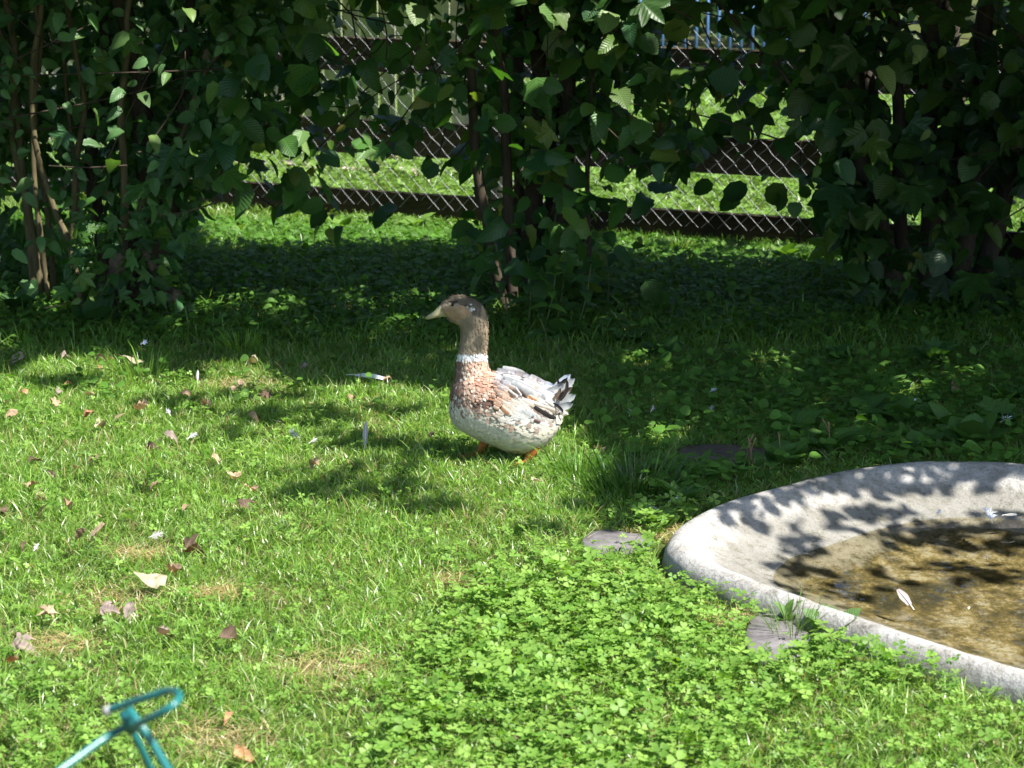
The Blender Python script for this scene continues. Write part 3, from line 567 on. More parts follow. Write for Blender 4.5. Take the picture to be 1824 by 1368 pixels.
# shrubs far behind
for k, (x_, y_, h_, r_) in enumerate([(-6.5, 16, 3.0, 1.6), (-3.6, 15.5, 2.6, 1.3), (-.4, 20.0, 3.4, 2.0), (2.6, 21.5, 3.2, 2.0), (5.2, 18.0, 3.0, 1.6), (7.5, 14.0, 3.2, 1.6), (1.0, 24, 4.5, 2.2), (-2.5, 24, 4.5, 2.4), (6, 25, 5, 2.6)]):
    t = empty('garden_bush', (x_, y_, 0)); tag(t, ['leafy bush behind the left end of the plank fence', 'rounded bush behind the middle of the plank fence', 'green bush seen left of the blue railing', 'green bush behind the blue railing', 'green bush right of the blue railing', 'near bush at the far right beyond the fence', 'tall tree-like bush far back in the middle', 'tall bush far back at left', 'tall bush far back at right'][k], 'bush')
    n_ = 3200; u = unit(rng.normal(0, 1, (n_, 3))); rr = rng.uniform(.55, 1, n_)[:, None]**.5; lump = .75+.5*noise(u[:, 0]*2.5+k*9, u[:, 2]*2.5, 3)[:, None]
    pos = u*rr*lump*np.array([r_, r_*.8, h_*.5])+np.array([x_, y_, h_*.5]); pos = pos[pos[:, 2] > .05]
    build_sc('foliage', [leafset(pos, .16*rng.uniform(.6, 1.2, len(pos)), [(.04, .085, .02), (.06, .12, .025), (.03, .07, .02)], SIMPLE, .3, (.2, -.3, .8), .6)], M_leaf, t)
    MB().tube([(x_, y_, -.02), (x_+.1, y_, h_*.3), (x_-.05, y_, h_*.7)], [.07, .02], 8, BRN).build('stem', M_bark, t, True)

# ------------------------------------------------------------------ duck
EX, EY = 700, 1290; SC = .000366; ZS = 1.036; DY = 5.76
dpos = G(740+EX/4.0235, 500+EY/4.0235); DUCKX, DUCKY = dpos[0], dpos[1]
duck = empty('duck', (DUCKX, DUCKY, 0), 0); tag(duck, 'domestic duck with taupe head, white collar, rusty speckled breast, standing on the lawn', 'duck')
def dk_(cx, cy, y=0): return np.array([(cx-EX)*SC, y*SC, (EY-cy)*SC*ZS])
def loftx(st, n=24, sq=2.3):
    V = []; F_ = []
    for (cx, top, bot, hw) in st:
        for i in range(n):
            a = i/n*2*math.pi; c, s_ = math.cos(a), math.sin(a); e = 2/sq
            yy = hw*np.sign(c)*abs(c)**e; zz = (bot-top)/2*np.sign(s_)*abs(s_)**e
            V.append(dk_(cx, (top+bot)/2-zz, yy))
    m_ = len(st)
    F_ = [[i*n+j, i*n+(j+1) % n, (i+1)*n+(j+1) % n, (i+1)*n+j] for i in range(m_-1) for j in range(n)]+[list(range(n))[::-1], list(range((m_-1)*n, m_*n))]
    return V, F_
def loftp(st, n=20):                    # st: cx,cy, in-plane radius, half width, angle follows path
    C_ = np.array([(a, b_) for a, b_, _, _ in st], float); T = np.gradient(C_, axis=0); T = unit(T); V = []
    for i, (cx, cy, r1, r2) in enumerate(st):
        nx_, ny_ = -T[i][1], T[i][0]
        for k in range(n):
            a = k/n*2*math.pi; V.append(dk_(cx+nx_*math.cos(a)*r1, cy+ny_*math.cos(a)*r1, math.sin(a)*r2))
    m_ = len(st)
    return V, [[i*n+j, i*n+(j+1) % n, (i+1)*n+(j+1) % n, (i+1)*n+j] for i in range(m_-1) for j in range(n)]+[list(range(n))[::-1], list(range((m_-1)*n, m_*n))]
def sp_st(st, sub=4): return [tuple(r) for r in spline(np.array(st, float), sub)]
bm_ = MB()
bm_.add(*loftx(sp_st([(243, 870, 930, 20), (252, 800, 975, 60), (275, 730, 1020, 105), (320, 680, 1060, 145), (400, 640, 1105, 185), (500, 650, 1150, 212), (600, 668, 1188, 225), (700, 688, 1215, 228), (790, 712, 1222, 218), (870, 742, 1200, 190), (940, 772, 1155, 150), (1000, 800, 1090, 105), (1040, 850, 1010, 65), (1056, 900, 950, 25)])))
bm_.add(*loftp(sp_st([(440, 850, 150, 150), (420, 740, 138, 125), (410, 660, 124, 105), (407, 590, 112, 92), (412, 520, 101, 84), (420, 450, 96, 78), (426, 385, 96, 76), (422, 325, 101, 78), (404, 268, 108, 80), (368, 230, 104, 80), (325, 208, 97, 80), (278, 196, 84, 72), (238, 202, 62, 56), (205, 212, 40, 38), (185, 222, 17, 20)])))
bm_.add(*loftp(sp_st([(230, 240, 30, 30), (270, 245, 55, 55), (330, 262, 62, 66), (380, 300, 55, 66), (400, 350, 30, 40)])))
raw = mesh('tmp', np.concatenate(bm_.V), bm_.f, None)
md = raw.modifiers.new('r', 'REMESH'); md.mode = 'VOXEL'; md.voxel_size = .0042; md2 = raw.modifiers.new('s', 'SMOOTH'); md2.factor = .6; md2.iterations = 6
dg = bpy.context.evaluated_depsgraph_get(); ev = raw.evaluated_get(dg); me = bpy.data.meshes.new_from_object(ev)
bpy.data.objects.remove(raw)
nv = len(me.vertices); bV = np.empty(nv*3, np.float32); me.vertices.foreach_get('co', bV); bV = bV.reshape(-1, 3).astype(float)
bN = np.empty(nv*3, np.float32); me.vertices.foreach_get('normal', bN); bN = bN.reshape(-1, 3).astype(float)
bF = [list(p.vertices) for p in me.polygons]
def plum(P, r=None):                     # plumage colour by place on the bird
    cx = P[:, 0]/SC+EX; y = P[:, 1]/SC; cy = EY-P[:, 2]/SC/ZS+np.abs(y)*.26; n_ = len(P); r = rng.random(n_) if r is None else r; r2 = rng.random(n_)*.6+.2
    n1 = noise(cx/26, cy/26+y/40, 1); n2 = noise(cx/60, cy/60+y/50, 2); n3 = noise(cx/13, cy/13+y/30, 5); r = np.clip(.72*noise(cx/8+y/9, cy/8, 15)+.28*r, 0, 1)
    col = np.tile([.62, .58, .49], (n_, 1)); c_ = lambda t: np.tile(t, (n_, 1))
    def put(m_, t): col[m_] = np.array(t)[m_] if np.ndim(t) == 2 else t
    onneck = (cy < 600) & (cx < 560)
    taupe = c_([.31, .245, .17])*(.75+.5*n2[:, None]); 
    neckz = onneck & (cy < 528+12*(n1-.5)); put(neckz, taupe)
    crown = neckz & ((cy < 165+.32*(cx-250)) & (cx < 470)); put(crown & (cy < 230), c_([.10, .085, .06])*(.7+.8*n1[:, None]))
    put(neckz & (cx > 400) & (cx < 470) & (cy > 150) & (cy < 260), c_([.13, .11, .085]))
    cheek = neckz & (((cx-300)/95)**2+((cy-240)/48)**2 < 1); put(cheek, c_([.42, .28, .17])*(.8+.4*n1[:, None]))
    put(neckz & (((cx-395)/26)**2+((cy-205)/26)**2 < 1) & (n3 > .45), [.6, .6, .58])
    put(neckz & (((cx-270)/30)**2+((cy-165)/12)**2 < 1), [.045, .04, .03])
    put((cy >= 528+12*(n1-.5)) & (cy < 580) & (cx < 545), [.78, .78, .77])
    # breast: speckled maroon over white fading into the belly
    br = (cy >= 575) & (cx < 700); low = np.clip((cy-(820+(cx-250)*.45))/160, 0, 1)
    speck = br & (.55*r+.45*n3 > .34+.55*low); dark = cx < 350  # breast front speckled darker, its shaded side put into the colour
    put(speck & dark, c_([.23, .15, .115])*(.7+.6*r2[:, None])); put(speck & ~dark, c_([.43, .29, .22])*(.6+.75*n3[:, None]))
    put(br & (((cx-490)/75)**2+((cy-735)/70)**2 < 1) & (r > .25), c_([.38, .215, .155])*(.7+.6*r2[:, None]))
    put(br & (((cx-600)/85)**2+((cy-880)/70)**2 < 1) & (r > .3), c_([.44, .21, .12])*(.6+.6*r2[:, None]))
    put(br & (((cx-470)/90)**2+((cy-890)/35)**2 < 1) & (r > .4), c_([.15, .09, .07]))
    back = (cx > 560) & (cy < 740+.25*(cx-560)); put(back, c_([.50, .50, .52])*(.6+.55*n1[:, None])); put(back & (n3 > .66), [.12, .10, .10])
    wing = (cx > 600) & (cy > 730) & (cy < 960) & ~back; put(wing, c_([.56, .50, .45])*(.7+.5*n1[:, None]))
    put(wing & (((cx-770)/45)**2+((cy-820)/35)**2 < 1) & (n3 > .4), [.07, .05, .045]); put(wing & (((cx-690)/50)**2+((cy-800)/40)**2 < 1) & (n3 > .5), [.2, .13, .1])
    put(wing & (((cx-840)/38)**2+((cy-850)/28)**2 < 1), [.5, .2, .08])
    side = (cx > 700) & (cy > 950) & (cy < 1110) & (n2 > .66); put(side, [.33, .26, .22])
    bel = (cy > 1130) & (n1 > .55); put(bel, [.60, .55, .42])
    return np.clip(col, .02, .85)
Loc = np.array(duck.location)
bod = mesh('body', bV+Loc, bF, M_feath, duck, plum(bV), None, True)
# small contour feathers grow on the body mesh itself, one surface with it
tri = np.array([f[:3] for f in bF]); fc = bV[tri].mean(1); fnn = bN[tri].mean(1); 
pick = rng.integers(0, len(tri), 30000); fp_ = fc[pick]+rng.normal(0, .0016, (len(pick), 3)); fN = unit(fnn[pick])
cx = fp_[:, 0]/SC+EX; cy = EY-fp_[:, 2]/SC/ZS
neck = (cy < 620) & (cx < 560)
fl = np.where(neck[:, None], np.stack([.15+0*cx, 0*cx, -1+0*cx], 1), np.stack([1+0*cx, 0*cx, -.35+np.clip((cx-500)/1200, 0, .4)], 1))
hd = (cy < 330) & (cx < 440); fl[hd] = [1, 0, -.3]
brs = (~neck) & (cx < 420); fl[brs] = [.35, 0, -1]
fl = fl+rng.normal(0, .10, fl.shape); fl = fl-fN*(fl*fN).sum(1)[:, None]; fl = unit(fl)
# lift the tip a little off the skin
ax_ = unit(fl+fN*.02); sz = np.where(hd, .006, np.where(neck, .007, np.where(cx < 600, .0085, .013)))*rng.uniform(.8, 1.2, len(cx))
FEA = (np.array([(-.12, 0, 0), (.12, 0, 0), (.30, .35, .02), (.27, .75, .0), (0, 1.0, -.03), (-.27, .75, 0), (-.30, .35, .02)])*[1, 1, .4], [[0, 1, 2, 6], [6, 2, 3, 5], [5, 3, 4]], np.zeros((7, 2)))
fcol = plum(fp_)*rng.uniform(.92, 1.06, (len(cx), 1))
parts = scatter_arrays(FEA, fp_+fN*.0004+Loc, frames(ax_, fN), sz, fcol)
V1 = np.concatenate([bV+Loc, parts[0]]); bl = np.array([i for f in bF for i in f]); bc = np.array([len(f) for f in bF])
me_old = bod.data; bpy.data.objects.remove(bod); bpy.data.meshes.remove(me_old)
mesh('body', V1, None, M_feath, duck, np.concatenate([plum(bV), parts[3]]), None, True, flat=(np.concatenate([bl, parts[1]+len(bV)]), np.concatenate([bc, parts[2]])))
bpy.data.meshes.remove(me)
def surf_y(cx_, cy_):                    # half width of the bird at a point of its profile
    P = dk_(cx_, cy_); d = (bV[:, 0]-P[0])**2+(bV[:, 2]-P[2])**2; k_ = np.argsort(d)[:12]; return np.abs(bV[k_, 1]).max()
def quill(mb, base, tip, wd, col, side, lay, edge=None, bend=.0, yy=None, flat_=True):
    st = 8; a = np.array(base, float); b_ = np.array(tip, float); d = b_-a; nrm = np.array([-d[1], d[0]])/np.linalg.norm(d); Vq = []; Tq = []; Lq = []
    for i in range(st+1):
        t = i/st; c = a+d*t+nrm*bend*math.sin(math.pi*t); h = wd*max(.02, (math.sin(math.pi*min(1, t*.55+.22)))**.8*(1 if t < .8 else math.sqrt(max(0, 1-((t-.8)/.2)**2))*.99+.01))
        y0 = (surf_y(*c) if yy is None else yy[0]+(yy[1]-yy[0])*t)
        y0 = (max(y0, .0) if yy is None else y0) + lay
        for q in (-1, 0, 1):
            pq = dk_(*(c+nrm*h*q-np.array([0, max(y0, 0)/SC*.24 if yy is None else 0]))); pq[1] = side*(y0+(.0015 if q == 0 else 0)); Vq.append(pq+Loc)
            cc = np.array(col) if not (edge is not None and (t > .82 or q == (-1))) else np.array(edge); Tq.append(cc*rng.uniform(.80, 1.08)*(.86 if q == 0 else 1))
    Fq_ = [[i*3+j, i*3+j+1, i*3+j+4, i*3+j+3] for i in range(st) for j in (0, 1)]
    mb.add(Vq, Fq_, np.array(Tq))
Wh = (.64, .64, .64); Gy = (.33, .33, .35); Bk = (.035, .03, .03); Rs = (.40, .20, .11); Bn = (.17, .12, .09); Cr = (.66, .60, .52)
for side in (-1, 1):
    wg = MB()
    rows = [  # base, tip, half width, colour, edge, layer
        ((860, 900), (1100, 958), 22, Bn, Cr, .004), ((870, 930), (1010, 985), 22, Bk, Bk, .003), ((840, 870), (1060, 945), 26, Bn, Wh, .006), ((850, 905), (985, 960), 20, Bk, Cr, .007),
        ((760, 860), (930, 915), 26, Cr, Wh, .008), ((740, 900), (900, 1000), 26, Wh, None, .005), ((700, 900), (830, 990), 28, Wh, None, .006), ((760, 940), (905, 1010), 20, Bn, Wh, .004),
        ((800, 780), (1000, 905), 32, Wh, None, .006), ((760, 770), (960, 880), 32, Gy, Wh, .008), ((720, 750), (940, 860), 34, Wh, Gy, .010), ((680, 740), (880, 840), 36, Gy, Wh, .011),
        ((640, 720), (840, 800), 34, Wh, Gy, .012), ((820, 740), (1040, 880), 28, Wh, None, .005), ((620, 700), (800, 760), 30, Gy, Wh, .012),
        ((780, 810), (890, 875), 24, Rs, Cr, .012), ((700, 800), (830, 855), 22, Bn, Cr, .013), ((720, 780), (805, 860), 20, Bk, Bn, .013), ((640, 830), (750, 900), 26, Rs, Cr, .011), ((640, 880), (760, 950), 24, Cr, Wh, .008), ((600, 780), (700, 840), 24, Cr, Bn, .010),
        ((640, 780), (730, 830), 20, Bn, Cr, .012), ((580, 700), (690, 740), 24, Gy, Bn, .009), ((560, 860), (660, 930), 22, Rs, Cr, .006)]
    SEED = [(620, 710, .55, .55, .57), (660, 740, .42, .40, .42), (700, 790, .24, .17, .13), (740, 760, .34, .30, .29), (690, 750, .5, .48, .48), (660, 820, .50, .40, .33), (770, 815, .05, .04, .035), (845, 845, .50, .24, .11), (900, 875, .62, .60, .56), (860, 900, .24, .18, .13),
            (930, 940, .05, .04, .035), (960, 905, .36, .31, .27), (800, 770, .66, .66, .68), (900, 820, .68, .68, .70), (720, 730, .60, .60, .63), (980, 850, .62, .63, .66), (600, 880, .46, .27, .18), (650, 920, .58, .46, .36), (590, 740, .46, .34, .30), (585, 830, .42, .27, .20), (600, 950, .56, .46, .38), (640, 870, .60, .50, .42), (670, 850, .42, .22, .13),
            (720, 900, .66, .62, .56), (760, 950, .68, .66, .62), (660, 980, .66, .63, .58), (800, 1000, .70, .69, .66), (870, 1010, .30, .2, .17), (900, 1040, .70, .68, .65), (560, 800, .40, .26, .2), (700, 1030, .68, .66, .62), (800, 890, .52, .44, .38)]
    SEED = np.array(SEED)
    def wcol(x_, y_):
        d = np.hypot(SEED[:, 0]-x_-rng.normal(0, 12), SEED[:, 1]-y_-rng.normal(0, 9)); k2 = np.argsort(d)[:2]; w2 = 1/(d[k2]**2+30); return (SEED[k2, 2:]*w2[:, None]).sum(0)/w2.sum()
    # long flight feathers first, then coverts in overlapping rows from the rear to the shoulder
    for a, b_, w_, c_, e_, l_ in rows[:15]: quill(wg, a, b_, w_*1.15, tuple(.9*np.array(c_)), side, l_*.6, e_, 6)
    cov = []
    for ix_ in range(15):
        for iy_ in range(12):
            x_ = 575+ix_*25+rng.normal(0, 16 if ix_ < 3 else 5); y_ = 705+iy_*25+(12 if ix_ % 2 else 0)+(x_-575)*.20+rng.normal(0, 3)
            if y_ > 1000-(x_-575)*.12 and rng.random() < .6: continue
            cov.append((x_, y_))
    for x_, y_ in sorted(cov, key=lambda t_: -t_[0]):
        f_ = (x_-575)/375; L_ = (50+38*f_)*rng.uniform(.8, 1.25); an = R(24+6*math.sin(y_/60)+rng.normal(0, 6)); c_ = wcol(x_+L_*.6, y_+L_*.25)
        quill(wg, (x_, y_), (x_+L_*math.cos(an), y_+L_*math.sin(an)), (16+9*f_)*rng.uniform(.8, 1.3), tuple(c_), side, .002+.0025*(1-f_), tuple(np.minimum(c_*1.08+.03, .70)) if rng.random() < .6 else None, 2)
    for a, b_, w_, c_, e_, l_ in (((850, 905), (1000, 992), 15, Bk, None, .0085), ((845, 885), (1098, 960), 17, (.30, .25, .21), Cr, .0105), ((930, 868), (1062, 945), 15, (.33, .29, .27), Wh, .0115), ((812, 828), (882, 866), 17, (.46, .21, .10), Cr, .0125), ((742, 785), (800, 842), 15, Bk, Bn, .0115), ((665, 792), (735, 842), 16, Bn, Wh, .0115), ((850, 996), (898, 1012), 9, (.14, .07, .07), None, .0075), ((770, 925), (850, 975), 16, Wh, Gy, .009), ((715, 770), (760, 830), 12, (.16, .11, .1), Wh, .011), ((620, 905), (690, 965), 17, Rs, Cr, .0085)):
        quill(wg, a, b_, w_*1.1, c_, side, .0035+l_*.28, e_, 4)
    wg.build('wing', M_feath, duck, True)
tl = MB()
for k, (a, b_, w_, c_, e_, y0, y1) in enumerate([((930, 860), (1112, 664), 30, (.66, .72, .82), None, .0, -.01), ((940, 880), (1142, 686), 30, Wh, None, -.012, -.024), ((950, 910), (1146, 790), 32, Wh, None, -.03, -.045), ((930, 860), (1092, 676), 17, Bk, None, -.02, -.03),
        ((950, 930), (1128, 850), 28, Wh, Gy, -.034, -.048), ((930, 870), (1062, 712), 26, (.6, .66, .76), Gy, -.024, -.034), ((940, 890), (1100, 752), 15, Bn, Bk, -.034, -.046), ((890, 840), (1045, 728), 28, Wh, Gy, -.03, -.036), ((945, 900), (1122, 736), 24, Wh, Bn, -.030, -.042),
        ((940, 870), (1118, 712), 26, Gy, Wh, .01, .02), ((950, 890), (1130, 775), 26, Wh, None, .02, .035), ((860, 795), (1000, 738), 24, (.62, .68, .78), None, -.01, -.012), ((880, 810), (1010, 752), 24, Gy, Wh, -.03, -.034), ((900, 930), (1010, 870), 30, Wh, None, -.04, -.045)]):
    quill(tl, a, b_, w_, c_, 1, 0, e_, -5, (y0+.0, y1)); 
# lay() above keeps y positive; spread the fan by hand below
V_ = []
tl.build('tail', M_feath, duck, True)
cu = MB(); quill(cu, (975, 800), (1008, 668), 11, Bk, 1, 0, None, 34, (-.030, -.034)); quill(cu, (1035, 830), (1083, 676), 13, Bk, 1, 0, None, 20, (-.048, -.050)); quill(cu, (960, 845), (1062, 912), 11, Bk, 1, 0, None, -14, (-.050, -.052)); quill(cu, (985, 820), (1040, 740), 12, Bn, 1, 0, None, 8, (-.047, -.049))
cu.build('curled_tail_feather', M_feath, duck, True)
# bill
bl_ = MB(); st = sp_st([(222, 218, 52, 30), (195, 225, 44, 27), (160, 243, 30, 25), (125, 258, 20, 27), (95, 270, 14, 25), (76, 278, 7, 12)], 3)
bl_.add(np.array(loftp(st, 16)[0])+Loc, loftp(st, 16)[1], (.31, .28, .16)); mbill = tinted('bill_horn', .45, 60, .2, .1); bo_ = bl_.build('bill', mbill, duck, True)
for s_ in (-1, 1):
    MB().tube([dk_(166, 226, s_*20)+Loc, dk_(156, 231, s_*21.5)+Loc], [.0022], 6, (.04, .03, .02), 1).build('nostril', mbill, bo_).parent = bo_
me_, n, b = newmat('dark_eye'); b.inputs['Base Color'].default_value = (.012, .009, .006, 1); b.inputs['Roughness'].default_value = .06
for s_ in (-1, 1):
    c = dk_(268, 172, 0); c[1] = s_*(surf_y(268, 172)-.0012); e = MB(); Vq = []; nn = 10
    for j in range(1, 7):
        for i in range(nn): t = j/7*math.pi; a = i/nn*2*math.pi; Vq.append(c+Loc+.0046*np.array([math.sin(t)*math.cos(a), math.cos(t)*.8, math.sin(t)*math.sin(a)]))
    e.add(Vq, [[j*nn+i, j*nn+(i+1) % nn, (j+1)*nn+(i+1) % nn, (j+1)*nn+i] for j in range(5) for i in range(nn)]+[list(range(nn)), list(range(5*nn, 6*nn))[::-1]]); e.build('eye', me_, duck, True)
mleg = tinted('orange_leg', .6, 90, .25, .3)
for cx_, s_, lift in ((440, -1, 0), (800, -1, 0)) if False else ((440, 1, 0), (790, -1, 0)):
    y = 95*s_; top = dk_(cx_+60, 1120, y); ank = dk_(cx_+8, 1262, y); toe = dk_(cx_-35, 1284, y)
    lg = MB().tube([top+Loc, dk_(cx_+50, 1190, y)+Loc, ank+Loc, dk_(cx_, 1278, y)+Loc], [.020, .014, .0085, .008], 10, (.36, .12, .03), 4).build('leg', mleg, duck, True)
    ft = MB(); Vf = [dk_(cx_+10, 1276, y)]; 
    for k, (dx, dy) in enumerate(((-95, -62), (-118, -30), (-125, 0), (-118, 34), (-92, 62))): Vf.append(dk_(cx_+dx, 1284 if k % 2 == 0 else 1280, y+dy))
    Vt = np.array(Vf)+Loc; Vb = Vt-[0, 0, .003]
    ft.add(np.vstack([Vt, Vb]), [[0, i, i+1] for i in range(1, 5)]+[[6, 7+i, 6+i] for i in range(1, 5)]+[[i, i+6, i+7, i+1] for i in range(1, 5)]+[[0, 6, 7, 1], [5, 11, 6, 0]], (.38, .13, .03))
    for k in (1, 3, 5): ft.tube([Vt[0], (Vt[0]+Vt[k])/2+[0, 0, .004], Vt[k]], [.005, .003], 6, (.34, .11, .03), 3)
    ft.build('foot', mleg, lg if False else duck, True)

# ------------------------------------------------------------------ lawn: grass blades
def fence_side(x, y): return (x-fA[0])*fn[0]+(y-fA[1])*fn[1]
def blades(x, y, h, wd, lean, az, col):
    fs_ = fence_side(x, y); h = np.where((fs_ > -.03) & (fs_ < .5), np.minimum(h, .055), h)
    n_ = len(x); z0 = gz(x, y)-.003; d = np.stack([np.cos(az), np.sin(az)], 1); pz = rng.uniform(0, 2*math.pi, n_); sd = np.stack([np.cos(pz), np.sin(pz)], 1)
    V = np.zeros((n_, 7, 3)); 
    for k, (t, wt) in enumerate(((0, 1), (.38, .95), (.74, .66), (1, 0))):
        off_ = d*(lean*t**1.8*h)[:, None]; zz = z0+h*t*(1-.32*np.minimum(lean, 2)*t*t*.6)
        c = np.stack([x+off_[:, 0], y+off_[:, 1], zz], 1); s3 = np.c_[sd*(wd*wt/2)[:, None], np.zeros(n_)]
        if k < 3: V[:, 2*k] = c-s3; V[:, 2*k+1] = c+s3
        else: V[:, 6] = c
    fl_ = np.array([0, 1, 3, 2, 2, 3, 5, 4, 4, 5, 6]); cn = np.array([4, 4, 3])
    T = np.repeat(col[:, None], 7, 1)*np.array([.8, .8, .95, .95, 1.05, 1.05, 1.1])[None, :, None]
    return V.reshape(-1, 3), (fl_[None]+np.arange(n_)[:, None]*7).ravel(), np.tile(cn, n_), T.reshape(-1, 3), np.zeros((n_*7, 2))
def field(n_, y0, y1, extra=.7):
    y = np.sqrt(rng.uniform(y0*y0, y1*y1, n_)); x = rng.uniform(-1, 1, n_)*(y*.236+extra); m_ = ~inside(x, y, ring_out); return x[m_], y[m_]
def pxy(x, y): return pix(np.stack([x, y, 0*x], -1))
def cloverness(px, py):
    c = np.clip((py-(985+.0*px))/60, 0, 1)*np.clip((px-560-.9*(1368-py)*.6)/160, 0, 1)
    c = np.maximum(c, np.clip((px-1080)/60, 0, 1)*np.clip((py-900)/40, 0, 1))
    c = np.maximum(c, .5*((((px-90)/190)**2+((py-1330)/110)**2) < 1)); c = np.maximum(c, .22*(fbm(px/90, py/40, 11) > .56))
    c = np.where((px > 1250) & (py > 1240) & (px+py > 2700), c*.35, c)
    return np.maximum(c*np.clip(.1+1.7*fbm(px/70, py/30, 4), 0, 1), .16*(py > 900)*np.clip(2*fbm(px/50, py/24, 44)-.5, 0, 1))
DRYP = [(590, 1195, 70, 28), (385, 1320, 75, 26), (200, 1070, 85, 22), (390, 1060, 30, 8), (250, 990, 40, 8), (100, 1150, 50, 14), (840, 1040, 60, 12), (1180, 955, 50, 10), (1300, 1110, 40, 14), (420, 690, 70, 7)]
SLAB = [(1095, 975, 62, 17), (1385, 1150, 62, 40), (1290, 822, 95, 20)]
def dryness(px, py):
    d = np.zeros_like(px)
    for cx_, cy_, rx, ry in DRYP: d = np.maximum(d, np.clip(1.35-np.sqrt(((px-cx_)/rx)**2+((py-cy_)/ry)**2), 0, 1))
    return np.clip(d+.25*(fbm(px/60, py/26, 21) > .6), 0, 1)
def slabness(px, py):
    d = np.zeros_like(px)
    for cx_, cy_, rx, ry in SLAB: d = np.maximum(d, (((px-cx_)/rx)**2+((py-cy_)/ry)**2 < 1.0)*1.)
    return d
GP = []
x, y = field(420000, 3.05, 7.1); px, py = pxy(x, y); cl = cloverness(px, py); dr = dryness(px, py); slb = slabness(px, py); dens = fbm(px/34, py/15, 31)
keep = (rng.random(len(x)) < (1-.42*cl)*(1-.45*dr)*(1-.97*slb)*np.clip(.35+1.2*dens, 0, 1)); x, y, px, py, dr, dens = [q[keep] for q in (x, y, px, py, dr, dens)]; n_ = len(x)
h = rng.gamma(7, .0038, n_)*(.6+.8*dens)*(1-.4*dr); h = np.clip(h, .012, .10); wd = rng.uniform(.0019, .0036, n_)
g = rng.random((n_, 1)); hue = fbm(px/120, py/50, 41)[:, None]
col = np.array([.09, .205, .026])*(1-g)+np.array([.235, .36, .075])*g; col = col*(.75+.5*hue); straw = rng.random(n_) < .05+.38*dr; col[straw] = np.array([.36, .29, .15])*rng.uniform(.6, 1.1, (straw.sum(), 1))
pale = rng.random(n_) < .05; col[pale] = np.array([.40, .46, .24])*rng.uniform(.7, 1.2, (pale.sum(), 1))
GP.append(blades(x, y, h, wd, rng.gamma(3, .28, n_), rng.uniform(0, 2*math.pi, n_)*1+0, col))
kx, ky = [], []
for cx_, cy_, rx, ry in DRYP:
    a = rng.uniform(0, 6.28, 420); q = np.sqrt(rng.random(420))*1.5; P_ = [G(cx_+rx*q_*math.cos(a_), cy_+ry*q_*math.sin(a_)) for a_, q_ in zip(a, q)]; kx += [p_[0] for p_ in P_]; ky += [p_[1] for p_ in P_]
kx, ky = np.array(kx), np.array(ky); n_ = len(kx); GP.append(blades(kx, ky, rng.uniform(.012, .035, n_), rng.uniform(.0018, .003, n_), rng.gamma(6, .35, n_), rng.uniform(0, 6.28, n_), np.array([.46, .38, .20])*rng.uniform(.6, 1.15, (n_, 1))))
x, y = field(90000, 7.0, 9.9, .9); px, py = pxy(x, y); n_ = len(x); keep = rng.random(n_) < np.where((py > 560) | (py < 470), .9, .45); x, y, px, py = [q[keep] for q in (x, y, px, py)]; n_ = len(x)
h = rng.gamma(6, .008, n_); col = (np.array([.08, .18, .022])+rng.random((n_, 1))*np.array([.07, .10, .015])); GP.append(blades(x, y, np.clip(h, .015, .12), rng.uniform(.0025, .0045, n_), rng.gamma(3, .25, n_), rng.uniform(0, 6.28, n_), col))
x, y = field(150000, 9.8, 17, 1.2); n_ = len(x); h = rng.gamma(6, .009, n_); col = (np.array([.10, .19, .03])+rng.random((n_, 1))*np.array([.08, .09, .03])); GP.append(blades(x, y, np.clip(h, .02, .11), rng.uniform(.004, .008, n_), rng.gamma(3, .25, n_), rng.uniform(0, 6.28, n_), col))
tag(build_sc('grass', GP, M_grass, None, False), 'uneven short green lawn grass, sunlit in front and shaded under the shrubs', 'grass', kind='stuff')
# tall tufts
def tuft(px_, py_, n_, hh, r_, col, label, wd=.004):
    p = G(px_, py_); a = rng.uniform(0, 6.28, n_); r = r_*np.sqrt(rng.random(n_)); x = p[0]+r*np.cos(a); y = p[1]+r*np.sin(a)
    o = build_sc('grass_tuft', [blades(x, y, hh*rng.uniform(.5, 1.1, n_), np.full(n_, wd)*rng.uniform(.7, 1.2, n_), rng.gamma(3, .22, n_), a, np.array(col)*rng.uniform(.75, 1.2, (n_, 1)))], M_grass, None, False)
    return tag(o, label, 'grass tuft')
tuft(430, 632, 55, .10, .045, (.20, .34, .03), 'small bright yellow-green grass tuft alone in the shade left of the duck')
tuft(480, 640, 22, .11, .035, (.12, .24, .03), 'thin grass tuft in the shade, right of the brightest tuft')
tuft(1212, 447, 46, .26, .05, (.26, .36, .10), 'tall pale grass clump in front of the lower fence board', .011)
tuft(255, 680, 60, .13, .07, (.12, .24, .03), 'long sunlit grass tuft at the shade edge on the left')
tuft(1130, 880, 260, .12, .13, (.05, .12, .02), 'dense dark grass clump between the duck and the pond')
tuft(1412, 1140, 90, .11, .045, (.11, .18, .05), 'wiry grass clump against the near pond rim', .002)
tuft(1030, 850, 120, .10, .08, (.10, .21, .03), 'fresh grass tuft just right of the duck')

